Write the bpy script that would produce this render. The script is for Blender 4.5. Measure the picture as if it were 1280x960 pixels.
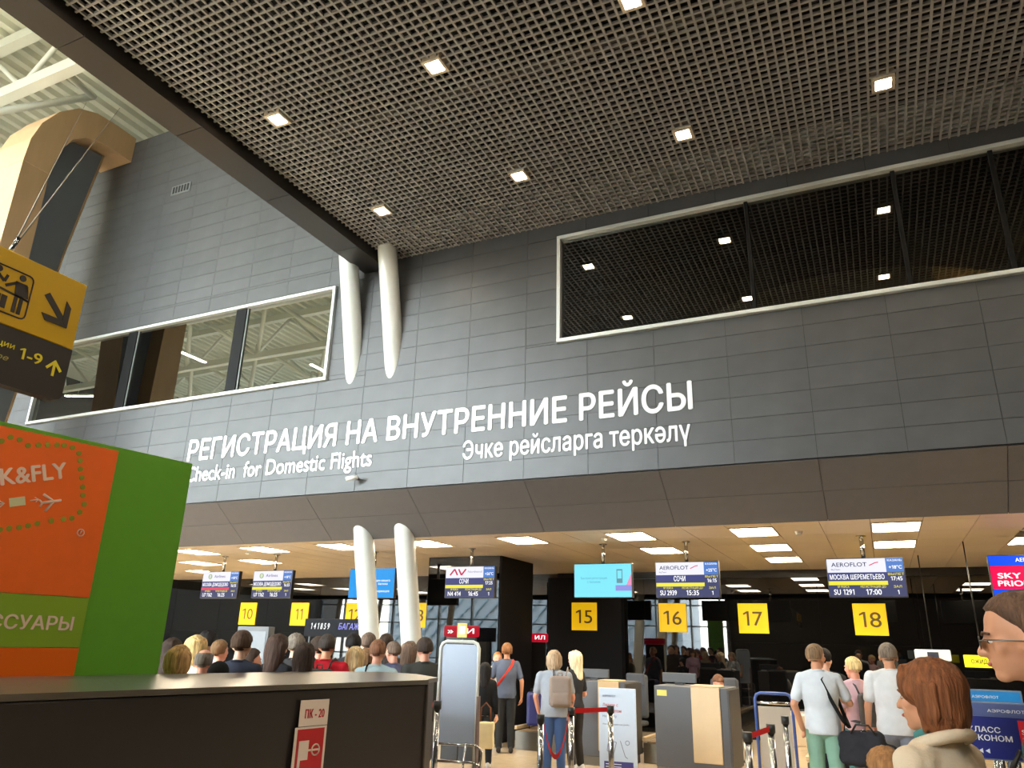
import bpy, bmesh, math, random
from mathutils import Vector, Matrix, Euler, noise
from mathutils.geometry import delaunay_2d_cdt
random.seed(7)
for o in list(bpy.data.objects): bpy.data.objects.remove(o)
SC = bpy.context.scene
COL = SC.collection

# ------------------------------------------------------------------ camera
EYE = 1.75
FPX = 938.87
PITCH, YAW, ROLL = 0.3331, 0.4465, 0.02594
fw = Vector((-math.sin(YAW)*math.cos(PITCH), math.cos(YAW)*math.cos(PITCH), math.sin(PITCH)))
r0 = Vector((math.cos(YAW), math.sin(YAW), 0)); u0 = r0.cross(fw)
rt = math.cos(ROLL)*r0 + math.sin(ROLL)*u0
up = -math.sin(ROLL)*r0 + math.cos(ROLL)*u0
cd = bpy.data.cameras.new('camera'); cam = bpy.data.objects.new('camera', cd); COL.objects.link(cam)
cd.sensor_width = 36; cd.lens = FPX*36/1280; cd.clip_start = .05; cd.clip_end = 400
cam.matrix_world = Matrix(((rt.x, up.x, -fw.x, 0), (rt.y, up.y, -fw.y, 0), (rt.z, up.z, -fw.z, EYE), (0, 0, 0, 1)))
SC.camera = cam
# ------------------------------------------------------------------ sky and exposure
w = bpy.data.worlds.new('sky'); SC.world = w; w.use_nodes = True
wn = w.node_tree; bg = wn.nodes['Background']
sky = wn.nodes.new('ShaderNodeTexSky'); sky.sky_type = 'NISHITA'; sky.sun_disc = False
sky.sun_elevation = math.radians(48); sky.sun_rotation = math.radians(200); sky.dust_density = 2.5; sky.air_density = 1.0
hz = wn.nodes.new('ShaderNodeHueSaturation'); hz.inputs['Saturation'].default_value = .35   # a hazy bright day
wn.links.new(sky.outputs[0], hz.inputs['Color']); wn.links.new(hz.outputs[0], bg.inputs[0]); bg.inputs[1].default_value = 5.0
SC.view_settings.view_transform = 'Standard'; SC.view_settings.look = 'None'
SC.view_settings.gamma = 1; SC.view_settings.use_curve_mapping = False
SC.view_settings.exposure = 0.55
SC.cycles.max_bounces = 8; SC.cycles.diffuse_bounces = 4; SC.cycles.glossy_bounces = 4
SC.cycles.transparent_max_bounces = 12; SC.cycles.sample_clamp_indirect = 8
SC.cycles.caustics_reflective = False; SC.cycles.caustics_refractive = False
LAMP_DOWN = 160.0      # square downlights of the high ceiling
LAMP_PANEL = 30.0      # panels of the low ceiling
LAMP_ROOF = 45.0      # strips under the roof

# ------------------------------------------------------------------ helpers
def ray(x, y): return rt*((x-640)/FPX) + up*((480-y)/FPX) + fw
def at(x, y, d):
    r = ray(x, y); k = d/math.hypot(r.x, r.y); return Vector((r.x*k, r.y*k, EYE+r.z*k))
def on_z(x, y, z):
    r = ray(x, y); k = (z-EYE)/r.z; return Vector((r.x*k, r.y*k, z))
def lin(c):
    return tuple(((v/255)/12.92 if v/255 <= .04045 else ((v/255+.055)/1.055)**2.4) for v in c)
MATS = {}
def mat(name, rgb, rough=.5, metal=0, spec=.5, em=None, es=0, var=0, nscale=8, bump=0, bscale=60, ior=1.5, coat=0, stretch=(1, 1, 1), rand=0):
    if name in MATS: return MATS[name]
    m = bpy.data.materials.new(name); m.use_nodes = True; t = m.node_tree; b = t.nodes['Principled BSDF']
    c = lin(rgb) + (1,)
    b.inputs['Base Color'].default_value = c; b.inputs['Roughness'].default_value = rough
    b.inputs['Metallic'].default_value = metal; b.inputs['Specular IOR Level'].default_value = spec
    b.inputs['IOR'].default_value = ior; b.inputs['Coat Weight'].default_value = coat
    tc = t.nodes.new('ShaderNodeTexCoord'); mp = t.nodes.new('ShaderNodeMapping'); mp.inputs['Scale'].default_value = stretch
    t.links.new(tc.outputs['Object'], mp.inputs[0])
    src = None
    if var:
        n = t.nodes.new('ShaderNodeTexNoise'); n.inputs['Scale'].default_value = nscale; n.inputs['Detail'].default_value = 4
        t.links.new(mp.outputs[0], n.inputs['Vector'])
        mr = t.nodes.new('ShaderNodeMapRange'); mr.inputs[1].default_value = .25; mr.inputs[2].default_value = .75
        mr.inputs[3].default_value = 1-var; mr.inputs[4].default_value = 1+var
        t.links.new(n.outputs[0], mr.inputs[0]); src = mr.outputs[0]
    if rand:
        oi = t.nodes.new('ShaderNodeObjectInfo'); mr = t.nodes.new('ShaderNodeMapRange')
        mr.inputs[3].default_value = 1-rand; mr.inputs[4].default_value = 1+rand
        t.links.new(oi.outputs['Random'], mr.inputs[0])
        if src:
            mu = t.nodes.new('ShaderNodeMath'); mu.operation = 'MULTIPLY'; t.links.new(src, mu.inputs[0]); t.links.new(mr.outputs[0], mu.inputs[1]); src = mu.outputs[0]
        else: src = mr.outputs[0]
    if src:
        vm = t.nodes.new('ShaderNodeVectorMath'); vm.operation = 'SCALE'; vm.inputs[0].default_value = c[:3]
        t.links.new(src, vm.inputs['Scale']); t.links.new(vm.outputs[0], b.inputs['Base Color'])
    if bump:
        n2 = t.nodes.new('ShaderNodeTexNoise'); n2.inputs['Scale'].default_value = bscale; n2.inputs['Detail'].default_value = 3
        t.links.new(mp.outputs[0], n2.inputs['Vector'])
        bp = t.nodes.new('ShaderNodeBump'); bp.inputs['Strength'].default_value = bump; bp.inputs['Distance'].default_value = .01
        t.links.new(n2.outputs[0], bp.inputs['Height']); t.links.new(bp.outputs[0], b.inputs['Normal'])
    if es:
        b.inputs['Emission Color'].default_value = lin(em or rgb)+(1,); b.inputs['Emission Strength'].default_value = es
    MATS[name] = m; return m
def emis(name, rgb, s):
    m = mat(name, (0, 0, 0), .6, em=rgb, es=s, spec=.1); return m

def box(bm, x0, x1, y0, y1, z0, z1, M=None):
    v = [bm.verts.new((x, y, z)) for z in (z0, z1) for y in (y0, y1) for x in (x0, x1)]
    if M is not None:
        for q in v: q.co = M @ q.co
    for f in ((0, 2, 3, 1), (4, 5, 7, 6), (0, 1, 5, 4), (2, 6, 7, 3), (0, 4, 6, 2), (1, 3, 7, 5)):
        bm.faces.new([v[i] for i in f])
    return v
def rbox(bm, x0, x1, y0, y1, z0, z1, b=.01, seg=2):
    t = bmesh.new(); box(t, x0, x1, y0, y1, z0, z1)
    bmesh.ops.bevel(t, geom=t.edges[:], offset=b, segments=seg, affect='EDGES', profile=.5)
    merge(bm, t); t.free()
def merge(bm, t, M=None):
    mp = {}
    for v in t.verts: mp[v] = bm.verts.new(M @ v.co if M is not None else v.co)
    for f in t.faces:
        try:
            nf = bm.faces.new([mp[v] for v in f.verts]); nf.smooth = f.smooth
        except ValueError: pass
def frame_axes(d):
    d = d.normalized(); a = Vector((0, 0, 1)) if abs(d.z) < .9 else Vector((1, 0, 0))
    x = d.cross(a).normalized(); return x, d.cross(x).normalized()
def tube(bm, pts, r, seg=8, closed=False, rad=None, flat=None):
    pts = [Vector(p) for p in pts]; n = len(pts); rings = []
    prev = None
    for i, p in enumerate(pts):
        if closed: d = pts[(i+1) % n]-pts[i-1]
        else: d = pts[min(i+1, n-1)]-pts[max(i-1, 0)]
        d = d.normalized()
        if prev is None: x, y = frame_axes(d)
        else:
            x = (prev - d*prev.dot(d)); x = x.normalized() if x.length > 1e-6 else frame_axes(d)[0]; y = d.cross(x)
        prev = x; rr = rad[i] if rad else r; fl = flat or 1
        rings.append([bm.verts.new(p + x*math.cos(a)*rr + y*math.sin(a)*rr*fl) for a in [2*math.pi*k/seg for k in range(seg)]])
    for i in range(n if closed else n-1):
        A, B = rings[i], rings[(i+1) % n]
        for k in range(seg):
            f = bm.faces.new((A[k], A[(k+1) % seg], B[(k+1) % seg], B[k])); f.smooth = True
    if not closed:
        bm.faces.new(rings[0][::-1]); bm.faces.new(rings[-1])
def prism(bm, pts2, z0, z1, M=None):
    a = [bm.verts.new((p[0], p[1], z0)) for p in pts2]; b = [bm.verts.new((p[0], p[1], z1)) for p in pts2]
    if M is not None:
        for q in a+b: q.co = M @ q.co
    n = len(pts2); bm.faces.new(a[::-1]); bm.faces.new(b)
    for i in range(n): bm.faces.new((a[i], a[(i+1) % n], b[(i+1) % n], b[i]))
def to_mesh(bm, m, smooth=False):
    bmesh.ops.recalc_face_normals(bm, faces=bm.faces[:])
    me = bpy.data.meshes.new('mesh'); bm.to_mesh(me); bm.free(); me.materials.append(m)
    if smooth: me.shade_smooth()
    return me
def link(name, me, parent=None, loc=(0, 0, 0), M=None):
    o = bpy.data.objects.new(name, me); COL.objects.link(o)
    if M is not None: o.matrix_world = M
    else: o.location = loc
    if parent is not None: o.parent = parent
    return o
def obj(name, bm, m, parent=None, smooth=False, loc=(0, 0, 0)): return link(name, to_mesh(bm, m, smooth), parent, loc)
def tag(o, label, cat, group=None):
    o['label'] = label; o['category'] = cat
    if group: o['group'] = group
    return o
def thing(name, label, cat, loc=(0, 0, 0), rz=0, group=None, M=None):
    o = bpy.data.objects.new(name, None); COL.objects.link(o); o.empty_display_size = .1
    if M is not None: o.matrix_world = M
    else: o.location = loc; o.rotation_euler = (0, 0, rz)
    return tag(o, label, cat, group)
def struct(name, bm=None, m=None, parent=None, smooth=False, loc=(0, 0, 0)):
    if bm is None:
        o = bpy.data.objects.new(name, None); COL.objects.link(o); o.location = loc
    else: o = obj(name, bm, m, parent, smooth, loc)
    o['kind'] = 'structure'; return o
def B(*a, M=None):
    bm = bmesh.new(); box(bm, *a, M=M); return bm
def RB(*a, b=.01):
    bm = bmesh.new(); rbox(bm, *a, b=b); return bm
def tree_copy(o, parent=None):
    c = o.copy(); COL.objects.link(c)
    if parent is not None: c.parent = parent
    for ch in list(o.children): tree_copy(ch, c)
    return c

# text ---------------------------------------------------------------
WORK = bpy.data.scenes.new('work'); WL = WORK.view_layers[0]      # an empty side scene: meshes are worked out there, quickly
def worked(o):
    WL.update(); dg = WL.depsgraph; return bpy.data.meshes.new_from_object(o.evaluated_get(dg), depsgraph=dg)
TX = bpy.data.curves.new('writing', 'FONT'); TXO = bpy.data.objects.new('writing', TX); WORK.collection.objects.link(TXO)
GLYPH = {}
def text_mesh_of(body, fill):
    TX.size = 1; TX.offset = 0; TX.extrude = 0; TX.align_x = 'LEFT'; TX.resolution_u = 4; TX.fill_mode = fill; TX.body = body
    return worked(TXO)
def glyph(ch):
    """outline of one letter filled by winding number: (vertices, triangles, advance)"""
    if ch in GLYPH: return GLYPH[ch]
    me = text_mesh_of(ch+'|', 'NONE'); n = len(me.vertices); co = [Vector(v.co[:2]) for v in me.vertices]
    nb = [[] for _ in range(n)]
    for e in me.edges: nb[e.vertices[0]].append(e.vertices[1]); nb[e.vertices[1]].append(e.vertices[0])
    comp = [-1]*n; loops = []
    for v in range(n):
        if comp[v] >= 0: continue
        st = [v]; comp[v] = len(loops); cur = []
        while st:
            q = st.pop(); cur.append(q)
            for k in nb[q]:
                if comp[k] < 0: comp[k] = len(loops); st.append(k)
        loops.append(sorted(cur))
    bpy.data.meshes.remove(me)
    bar = min(loops, key=lambda l: -max(co[q].x for q in l)); adv = min(co[q].x for q in bar)
    if '|' not in GLYPH and ch != ' ': pass
    if bar is not None: loops = [l for l in loops if l is not bar]
    loops = [[co[q] for q in l] for l in loops if len(l) > 2]
    V, F = [], []
    if loops:
        pts = []; ed = []
        for l in loops:
            b0 = len(pts); pts += l; ed += [(b0+k, b0+(k+1) % len(l)) for k in range(len(l))]
        vo, eo, fo, *_ = delaunay_2d_cdt(pts, ed, [], 0, 1e-6)
        def wind(p):
            w_ = 0
            for l in loops:
                for a, b in zip(l, l[1:]+l[:1]):
                    if a.y <= p.y < b.y:
                        if (b.x-a.x)*(p.y-a.y)-(p.x-a.x)*(b.y-a.y) > 0: w_ += 1
                    elif b.y <= p.y < a.y:
                        if (b.x-a.x)*(p.y-a.y)-(p.x-a.x)*(b.y-a.y) < 0: w_ -= 1
            return w_
        V = [tuple(q) for q in vo]
        for f in fo:
            c = (vo[f[0]]+vo[f[1]]+vo[f[2]])/3
            if wind(c): F.append(tuple(f))
    GLYPH[ch] = (V, F, adv); return GLYPH[ch]
def text_me(body, m, size=1, bold=.0, depth=.004, width=None, align='LEFT', shear=0, per_char=False):
    """flat text in XY (x right, y up), z thickness; returns mesh (or a list of meshes per letter)"""
    pen = 0; chars = []
    lsb = glyph('|')[2]*0
    for ch in body:
        V, F, adv = glyph(ch)
        if F: chars.append((pen, V, F))
        pen += adv - BAR0 + bold*.6
    x0 = min(p+v[0] for p, V, F in chars for v in V); x1 = max(p+v[0] for p, V, F in chars for v in V)
    sx = (width/(x1-x0)) if width and x1 > x0 else size
    off = {'LEFT': -x0, 'CENTER': -(x0+x1)/2, 'RIGHT': -x1}[align]
    shifts = [(0, 0)] if bold <= 0 else [(-1, 0), (1, 0), (0, .7), (0, -.7)]
    def build(items):
        b = bmesh.new()
        for p, V, F in items:
            for k, (a, c) in enumerate(shifts):
                vs = [b.verts.new(((v[0]+p+off+a*bold+shear*v[1])*sx, (v[1]+c*bold)*size, k*.0004)) for v in V]
                top = [b.verts.new((q.co.x, q.co.y, q.co.z+depth)) for q in vs]
                ec = {}
                for f in F:
                    b.faces.new([top[i] for i in f])
                    for i, j in zip(f, f[1:]+f[:1]): ec[(i, j)] = 1
                for (i, j) in ec:
                    if (j, i) not in ec: b.faces.new((vs[i], vs[j], top[j], top[i]))
        bmesh.ops.delete(b, geom=[v for v in b.verts if not v.link_faces], context='VERTS')
        return to_mesh(b, m)
    if not per_char: return build(chars)
    return [build([c]) for c in chars]
_m = text_mesh_of('|', 'NONE'); BAR0 = min(v.co.x for v in _m.vertices); bpy.data.meshes.remove(_m)
GLYPH['1'] = ([(.25, 0), (.34, 0), (.34, .70), (.25, .70), (.25, .60), (.09, .52), (.09, .60)], [(0, 1, 2), (0, 2, 4), (4, 2, 3), (4, 3, 6), (4, 6, 5)], BAR0+.46)
def plane_M(origin, xdir):
    """x along xdir, y up, z out of the face"""
    x = Vector(xdir).normalized(); y = Vector((0, 0, 1)); z = x.cross(y)
    return Matrix(((x.x, y.x, z.x, origin[0]), (x.y, y.y, z.y, origin[1]), (x.z, y.z, z.z, origin[2]), (0, 0, 0, 1)))

# ------------------------------------------------------------------ materials
m_panel = mat('slate_grey_fibre_cement', (76, 77, 79), .42, spec=.38, var=.10, nscale=3, bump=.04, bscale=150, rand=.06)
m_back = mat('black_joint', (22, 22, 24), .7)
m_soff = mat('dark_taupe_panel', (84, 80, 80), .5, var=.05, rand=.05)
m_frame = mat('pale_aluminium', (205, 210, 208), .35, .2)
m_mull = mat('black_mullion', (14, 14, 15), .6, spec=.15)
m_white = mat('white_gloss_paint', (206, 208, 204), .25, coat=.3)
m_steel_w = mat('white_painted_steel', (236, 240, 230), .5)
m_deck = mat('pale_corrugated_steel', (222, 226, 212), .5)
m_grid = mat('bronze_grey_grid', (142, 141, 141), .5)
m_plenum = mat('black_plenum', (16, 14, 13), .9)
m_beam = mat('dark_bronze_sheet', (52, 49, 47), .35, .4, rand=.05)
m_wood = mat('birch_plywood', (204, 170, 130), .5, var=.07, nscale=5, stretch=(1, 1, .15), rand=.03)
m_slate = mat('blue_grey_board', (122, 130, 144), .6)
m_tile = mat('warm_metal_ceiling_tile', (214, 198, 176), .45, rand=.03)
m_glass_blk = mat('black_glass', (6, 6, 7), .015, spec=.9)
m_box_blk = mat('matt_navy_black', (12, 13, 20), .6, spec=.2)
m_floor = mat('beige_stone', (196, 178, 152), .22, var=.08, nscale=6, rand=.05)
m_yel = mat('signal_yellow', (252, 206, 12), .5, em=(252, 206, 12), es=.25)  # slight glow put into the colour so the number signs look brighter
m_yel_s = mat('ochre_yellow_sign', (205, 165, 8), .45)
m_dk = mat('charcoal_print', (50, 46, 44), .5)
m_green = mat('leaf_green_laminate', (100, 168, 44), .4, var=.04)
m_green2 = mat('olive_green_print', (140, 176, 44), .45)
m_orange = mat('orange_print', (248, 112, 36), .4, var=.03)
m_pale = mat('pale_pink_print', (242, 214, 200), .5)
m_cnt = mat('dark_brown_laminate', (38, 34, 34), .32, var=.08)
m_steel = mat('brushed_steel', (120, 116, 108), .3, .9, var=.05, nscale=30, stretch=(.05, 1, 1))
m_chrome = mat('polished_chrome', (205, 205, 205), .12, 1)
m_desk = mat('grey_desk_laminate', (76, 78, 84), .5)
m_cream = mat('cream_laminate', (192, 170, 138), .45, var=.03)
m_red = mat('red_webbing', (205, 32, 36), .6)
m_blk = mat('black_plastic', (24, 24, 26), .4)
m_wht = mat('white_print', (235, 238, 242), .5)

# ------------------------------------------------------------------ setting: floor
fl = struct('floor', B(-38, 8, -16, 22, -.2, -.004), m_floor)
tm = to_mesh(RB(.002, .798, .002, .798, -.02, 0, b=.001), m_floor)
for i in range(15):
    for j in range(14):
        o = link('floor_tile', tm, fl, (-10+i*.8, 7+j*.8, 0))

# ------------------------------------------------------------------ front wall
D = 9.1
ZB, ROW, CW = 3.85, .275, .925
XJ = .485
win_r = (-3.65, 5.3, 5.74, 7.42)
win_l = (-15.2, -7.65, 5.70, 7.38)
def minus(rect, hole):
    x0, x1, z0, z1 = rect; a0, a1, b0, b1 = hole
    if a0 >= x1 or a1 <= x0 or b0 >= z1 or b1 <= z0: return [rect]
    out = []
    if z0 < b0: out.append((x0, x1, z0, b0))
    if z1 > b1: out.append((x0, x1, b1, z1))
    lo, hi = max(z0, b0), min(z1, b1)
    if x0 < a0: out.append((x0, a0, lo, hi))
    if x1 > a1: out.append((a1, x1, lo, hi))
    return out
PM = {}
def panel_mesh(wd, h, m, t=.03):
    k = (round(wd, 3), round(h, 3), m.name)
    if k not in PM: PM[k] = to_mesh(B(.003, wd-.003, -t, 0, .003, h-.003), m)
    return PM[k]
def panel_wall(parent, x0, x1, z0, z1, holes, y=D, rows=ROW, zs=ZB):
    i0 = math.floor((x0-XJ)/CW)
    x = XJ+i0*CW
    while x < x1:
        z = zs + math.floor((z0-zs)/rows+1e-6)*rows
        while z < z1-1e-4:
            rs = [(max(x, x0), min(x+CW, x1), max(z, z0), min(z+rows, z1))]
            for h in holes: rs = [q for r in rs for q in minus(r, h)]
            for q in rs:
                if q[1]-q[0] > .03 and q[3]-q[2] > .03:
                    link('panel', panel_mesh(q[1]-q[0], q[3]-q[2], m_panel), parent, (q[0], y, q[2]))
            z += rows
        x += CW
def wall_back(name, x0, x1, z0, z1, holes, y=D):
    xs = sorted({x0, x1} | {v for h in holes for v in h[:2] if x0 < v < x1}); zs = sorted({z0, z1} | {v for h in holes for v in h[2:] if z0 < v < z1})
    bm = bmesh.new()
    for a, b in zip(xs, xs[1:]):
        for c, d in zip(zs, zs[1:]):
            if any(h[0] <= (a+b)/2 <= h[1] and h[2] <= (c+d)/2 <= h[3] for h in holes): continue
            box(bm, a, b, y-.022, y+.2, c, d)
    return struct(name, bm, m_back)
wf = wall_back('wall_front', -22, 7, ZB, 7.75, [win_r, win_l])
panel_wall(wf, -19, 5.2, ZB, 7.75, [win_r, win_l, (-19, -11.5, ZB, 4.6)])
wu = wall_back('wall_front.001', -22, -6.6, 7.75, 12.1, [])
panel_wall(wu, -19, -6.66, 7.75, 12.1, [])
# sloping lip under the wall
sf = struct('wall_front.002')
sl = math.hypot(.75, .59); ang = math.atan2(-.59, .75)
lipM = Matrix.Translation((0, D, ZB)) @ Matrix.Rotation(ang, 4, 'X')
bm = B(-22, 7, 0, sl, .005, .05, M=lipM); o = obj('backing', bm, m_back, sf)
for k in range(2):
    i = 0; x = XJ-CW*21
    while x < 5.5:
        me = to_mesh(B(.003, CW*2-.003, .002, sl/2-.002, -.02, .0), m_soff) if 'lip' not in PM else PM['lip']
        PM['lip'] = me
        link('panel', me, sf, M=lipM @ Matrix.Translation((x, k*sl/2, 0))).parent = sf
        x += CW*2
# white line of trim
# ------------------------------------------------------------------ windows in the wall
def reflect_glass(name, tint, tr, ior, rough=0.0):
    m = bpy.data.materials.new(name); m.use_nodes = True; t = m.node_tree; t.nodes.clear()
    out = t.nodes.new('ShaderNodeOutputMaterial'); mx = t.nodes.new('ShaderNodeMixShader'); fr = t.nodes.new('ShaderNodeFresnel'); fr.inputs[0].default_value = ior
    tp = t.nodes.new('ShaderNodeBsdfTransparent'); tp.inputs[0].default_value = tint+(1,)
    gl = t.nodes.new('ShaderNodeBsdfGlossy'); gl.inputs['Roughness'].default_value = rough; gl.inputs[0].default_value = tr+(1,)
    t.links.new(fr.outputs[0], mx.inputs[0]); t.links.new(tp.outputs[0], mx.inputs[1]); t.links.new(gl.outputs[0], mx.inputs[2]); t.links.new(mx.outputs[0], out.inputs[0])
    return m
g_win = reflect_glass('tinted_reflective_glass', (.5, .5, .48), (.95, .95, .9), 2.3)
g_wl = reflect_glass('bright_reflective_glass', (.25, .25, .24), (.95, .95, .9), 3.4)
def wall_window(name, r, mull, mw):
    x0, x1, z0, z1 = r; wroot = struct(name)
    t = .055
    for nm, b in (('window_frame', (x0, x1, D-.09, D+.05, z1-t, z1)), ('window_frame', (x0, x1, D-.09, D+.05, z0, z0+t)), ('window_frame', (x0, x0+t, D-.088, D+.05, z0+t, z1-t)), ('window_frame', (x1-t, x1, D-.088, D+.05, z0+t, z1-t))):
        obj(nm, RB(*b, b=.006), m_frame, wroot)
    xs = [x0+t]+mull+[x1-t]
    for a, b in zip(xs, xs[1:]): obj('pane', B(a+.002, b-.002, D-.01, D-.004, z0+t, z1-t), g_wl if mw > .1 else g_win, wroot)
    for a in mull:
        obj('mullion', RB(a-mw/2, a+mw/2, D-.05, D+.05, z0+t+.001, z1-t-.001, b=.006), m_mull, wroot)
        if mw > .1: obj('mullion_channel', B(a+mw/2+.002, a+mw/2+.035, D-.03, D+.03, z0+t+.001, z1-t-.001), mat('grey_mullion', (95, 98, 95), .4), wroot)
    return wroot
wall_window('window_1', win_l, [-12.55, -9.76], .24)
wall_window('window_2', win_r, [-.98, .77, 1.8, 3.6], .05)
# dark rooms behind the windows
rm = mat('dark_room_wall', (46, 42, 36), .8); rm2 = mat('tan_room_wall', (180, 150, 90), .8)
for nm, (x0, x1) in (('wall_gallery', (-15.3, -7.5)), ('wall_gallery.001', (-3.8, 5.5))):
    bm = bmesh.new(); box(bm, x0, x1, 13, 13.1, 5.3, 7.8); box(bm, x0, x1, D+.21, 13, 5.2, 5.3); box(bm, x0, x1, D+.21, 13, 7.76, 7.85)
    box(bm, x0-.1, x0, D+.21, 13.1, 5.2, 7.85); box(bm, x1, x1+.1, D+.21, 13.1, 5.2, 7.85); struct(nm, bm, rm)
bm = bmesh.new(); box(bm, 1.3, 2.55, 11.6, 11.7, 5.3, 7.7); box(bm, 2.75, 5.4, 11.6, 11.7, 5.3, 7.7); struct('wall_gallery.002', bm, rm2)
gl = thing('room_lamp', 'warm lamp strip glowing inside the room behind the long dark window', 'lamp', (2.4, 10.6, 7.7))
obj('lamp_diffuser', B(-.7, .7, -.06, .06, -.06, -.04), emis('warm_strip', (255, 214, 140), 30), gl); obj('housing', B(-.72, .72, -.07, .07, -.039, .05), m_blk, gl)
# vent grille
vg = thing('vent_grille', 'small grey slotted vent grille high on the dark wall beside the wooden arch', 'vent', (-12.0, D, 10.43))
obj('grille_frame', RB(-.27, .27, -.05, -.001, -.11, .11, b=.008), mat('vent_grey', (120, 122, 122), .4, .4), vg)
for k in range(6): obj('slat', B(-.22+k*.08, -.175+k*.08, -.058, -.0505, -.075, .075), m_back, vg)

# ------------------------------------------------------------------ high grid ceiling
ZG, BX = 7.65, -6.66
gc = struct('ceiling')
bm = bmesh.new(); p = .0965; hh = .032; tt = .0115
DL = [-5.86+2.19*i for i in range(6)]; DY = [7.72-2.19*j for j in range(8)]
def grid_lines(bm, first, lo, hi, other0, other1, along):
    k = first
    while k < hi:
        if along == 'y': box(bm, k-tt, k+tt, other0, other1, ZG, ZG+hh)
        else: box(bm, other0, other1, k-tt, k+tt, ZG+.001, ZG+hh-.001)
        k += p
grid_lines(bm, BX+.08, BX, 6.9, -12, D-.03, 'y'); grid_lines(bm, -12, -12, D-.03, BX+.03, 6.9, 'x')
g = obj('open_cell_grid', bm, m_grid, gc); g['kind'] = 'stuff'
obj('plenum', B(BX, 7, -12, D, 8.3, 8.35), m_plenum, gc)
duct = mat('grey_duct', (70, 66, 62), .6)
for k, yy in enumerate((6.3, 3.4, .6)): obj('duct', B(BX+.1, 6.8, yy-.09, yy+.09, 7.95, 8.1), duct, gc)
m_dl = emis('downlight_glow', (255, 240, 214), LAMP_DOWN)
m_dlh = mat('white_downlight_housing', (210, 196, 176), .5)
dl0 = None
for i, X in enumerate(DL):
    for j, Y in enumerate(DY):
        if dl0 is None:
            dl0 = thing('downlight', '', 'ceiling light'); 
            obj('lamp_diffuser', B(-.075, .075, -.075, .075, -.012, -.006), m_dl, dl0)
            bm = bmesh.new()
            for a in ((-.115, .115, -.115, -.08), (-.115, .115, .08, .115), (-.115, -.08, -.08, .08), (.08, .115, -.08, .08)): box(bm, a[0], a[1], a[2], a[3], -.02, .1)
            box(bm, -.08, .08, -.08, .08, -.004, .1); obj('housing', bm, m_dlh, dl0); o = dl0
        else: o = tree_copy(dl0)
        o.location = (X, Y, ZG-.001); o['group'] = 'square downlights in the high grid ceiling'
        rowname = ['first row from the dark wall', 'second row from the dark wall', 'third row from the dark wall', 'fourth row from the dark wall', 'fifth row from the dark wall', 'sixth row from the dark wall', 'seventh row from the dark wall', 'eighth row from the dark wall'][j]
        colname = ['beside the bronze edge beam', 'second from the edge beam', 'third from the edge beam', 'fourth from the edge beam', 'fifth from the edge beam', 'sixth from the edge beam'][i]
        o['label'] = 'square downlight in the %s, %s' % (rowname, colname)
# edge beam: bronze sheets
bmr = struct('trim_1', B(-7.07, -6.68, -12, D-.03, 7.52, 8.6), m_back)
y = -11.9
k = 0
while y < D-.05:
    L = min(1.55, D-.05-y)
    me = panel_mesh(L, .43, m_beam, .02) if False else to_mesh(B(-7.09, -6.66, 0, L-.008, 7.5, 7.519), m_beam)
    link('sheet', me, bmr, (0, y, 0)); k += 1; y += 1.55
obj('sheet', B(-7.09, -7.071, -12, D-.03, 7.52, 8.6), m_beam, bmr)
obj('sheet', B(-6.679, -6.66, -12, D-.03, 7.52, 7.72), mat('beam_side', (40, 37, 36), .5), bmr)

# ------------------------------------------------------------------ white leaning columns
def lean_col(X, label):
    bm = bmesh.new(); s = .247
    base = Vector((X, 9.25+s*5.5, 0)); ax = Vector((0, -s, 1))
    H = 13.6; segs = 32
    rings = []
    for h in (0, .02, 3, 6, 9, H):
        rr = .155
        rings.append([bm.verts.new(base+ax*h+Vector((rr*math.cos(a), rr*math.sin(a)*1.03, 0))) for a in [2*math.pi*k/segs for k in range(segs)]])
    for A, Bq in zip(rings, rings[1:]):
        for k in range(segs): bm.faces.new((A[k], A[(k+1) % segs], Bq[(k+1) % segs], Bq[k])).smooth = True
    bm.faces.new(rings[0][::-1]); bm.faces.new(rings[-1])
    o = tag(obj('leaning_column', bm, m_white), label, 'column', 'white leaning steel columns'); return o
lean_col(-7.2, 'white leaning round column piercing the wall by the end of the edge beam, the one nearer the atrium window')
lean_col(-6.44, 'white leaning round column piercing the wall under the grid ceiling corner, the one nearer the long dark window')

# ------------------------------------------------------------------ atrium roof
rf = struct('ceiling.001')
bm = bmesh.new(); pts = []
x = -36.0
prof = []
while x < -5: prof += [(x, 14.6), (x+.14, 14.6), (x+.2, 14.48), (x+.34, 14.48)]; x += .4
for (a, za), (b, zb) in zip(prof, prof[1:]):
    bm.faces.new([bm.verts.new(v) for v in ((a, -14, za), (b, -14, zb), (b, 22, zb), (a, 22, za))])
d = obj('corrugated_deck', bm, m_deck, rf); d['kind'] = 'stuff'
struct('ceiling.002', B(-38, 8, -14, 22, 14.7, 14.9), m_deck)
def truss(parent, y, x0, x1):
    for z, h in ((14.25, .13), (12.7, .13)):
        obj('chord', B(x0, x1, y-.11, y+.11, z-h, z+h), m_steel_w, parent)
    x = x0+1.0; s = 1
    while x < x1-1.6:
        bm = bmesh.new(); tube(bm, [(x, y, 14.2 if s > 0 else 12.75), (x+1.7, y, 12.75 if s > 0 else 14.2)], .06); obj('brace', bm, m_steel_w, parent)
        x += 1.7; s = -s
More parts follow.
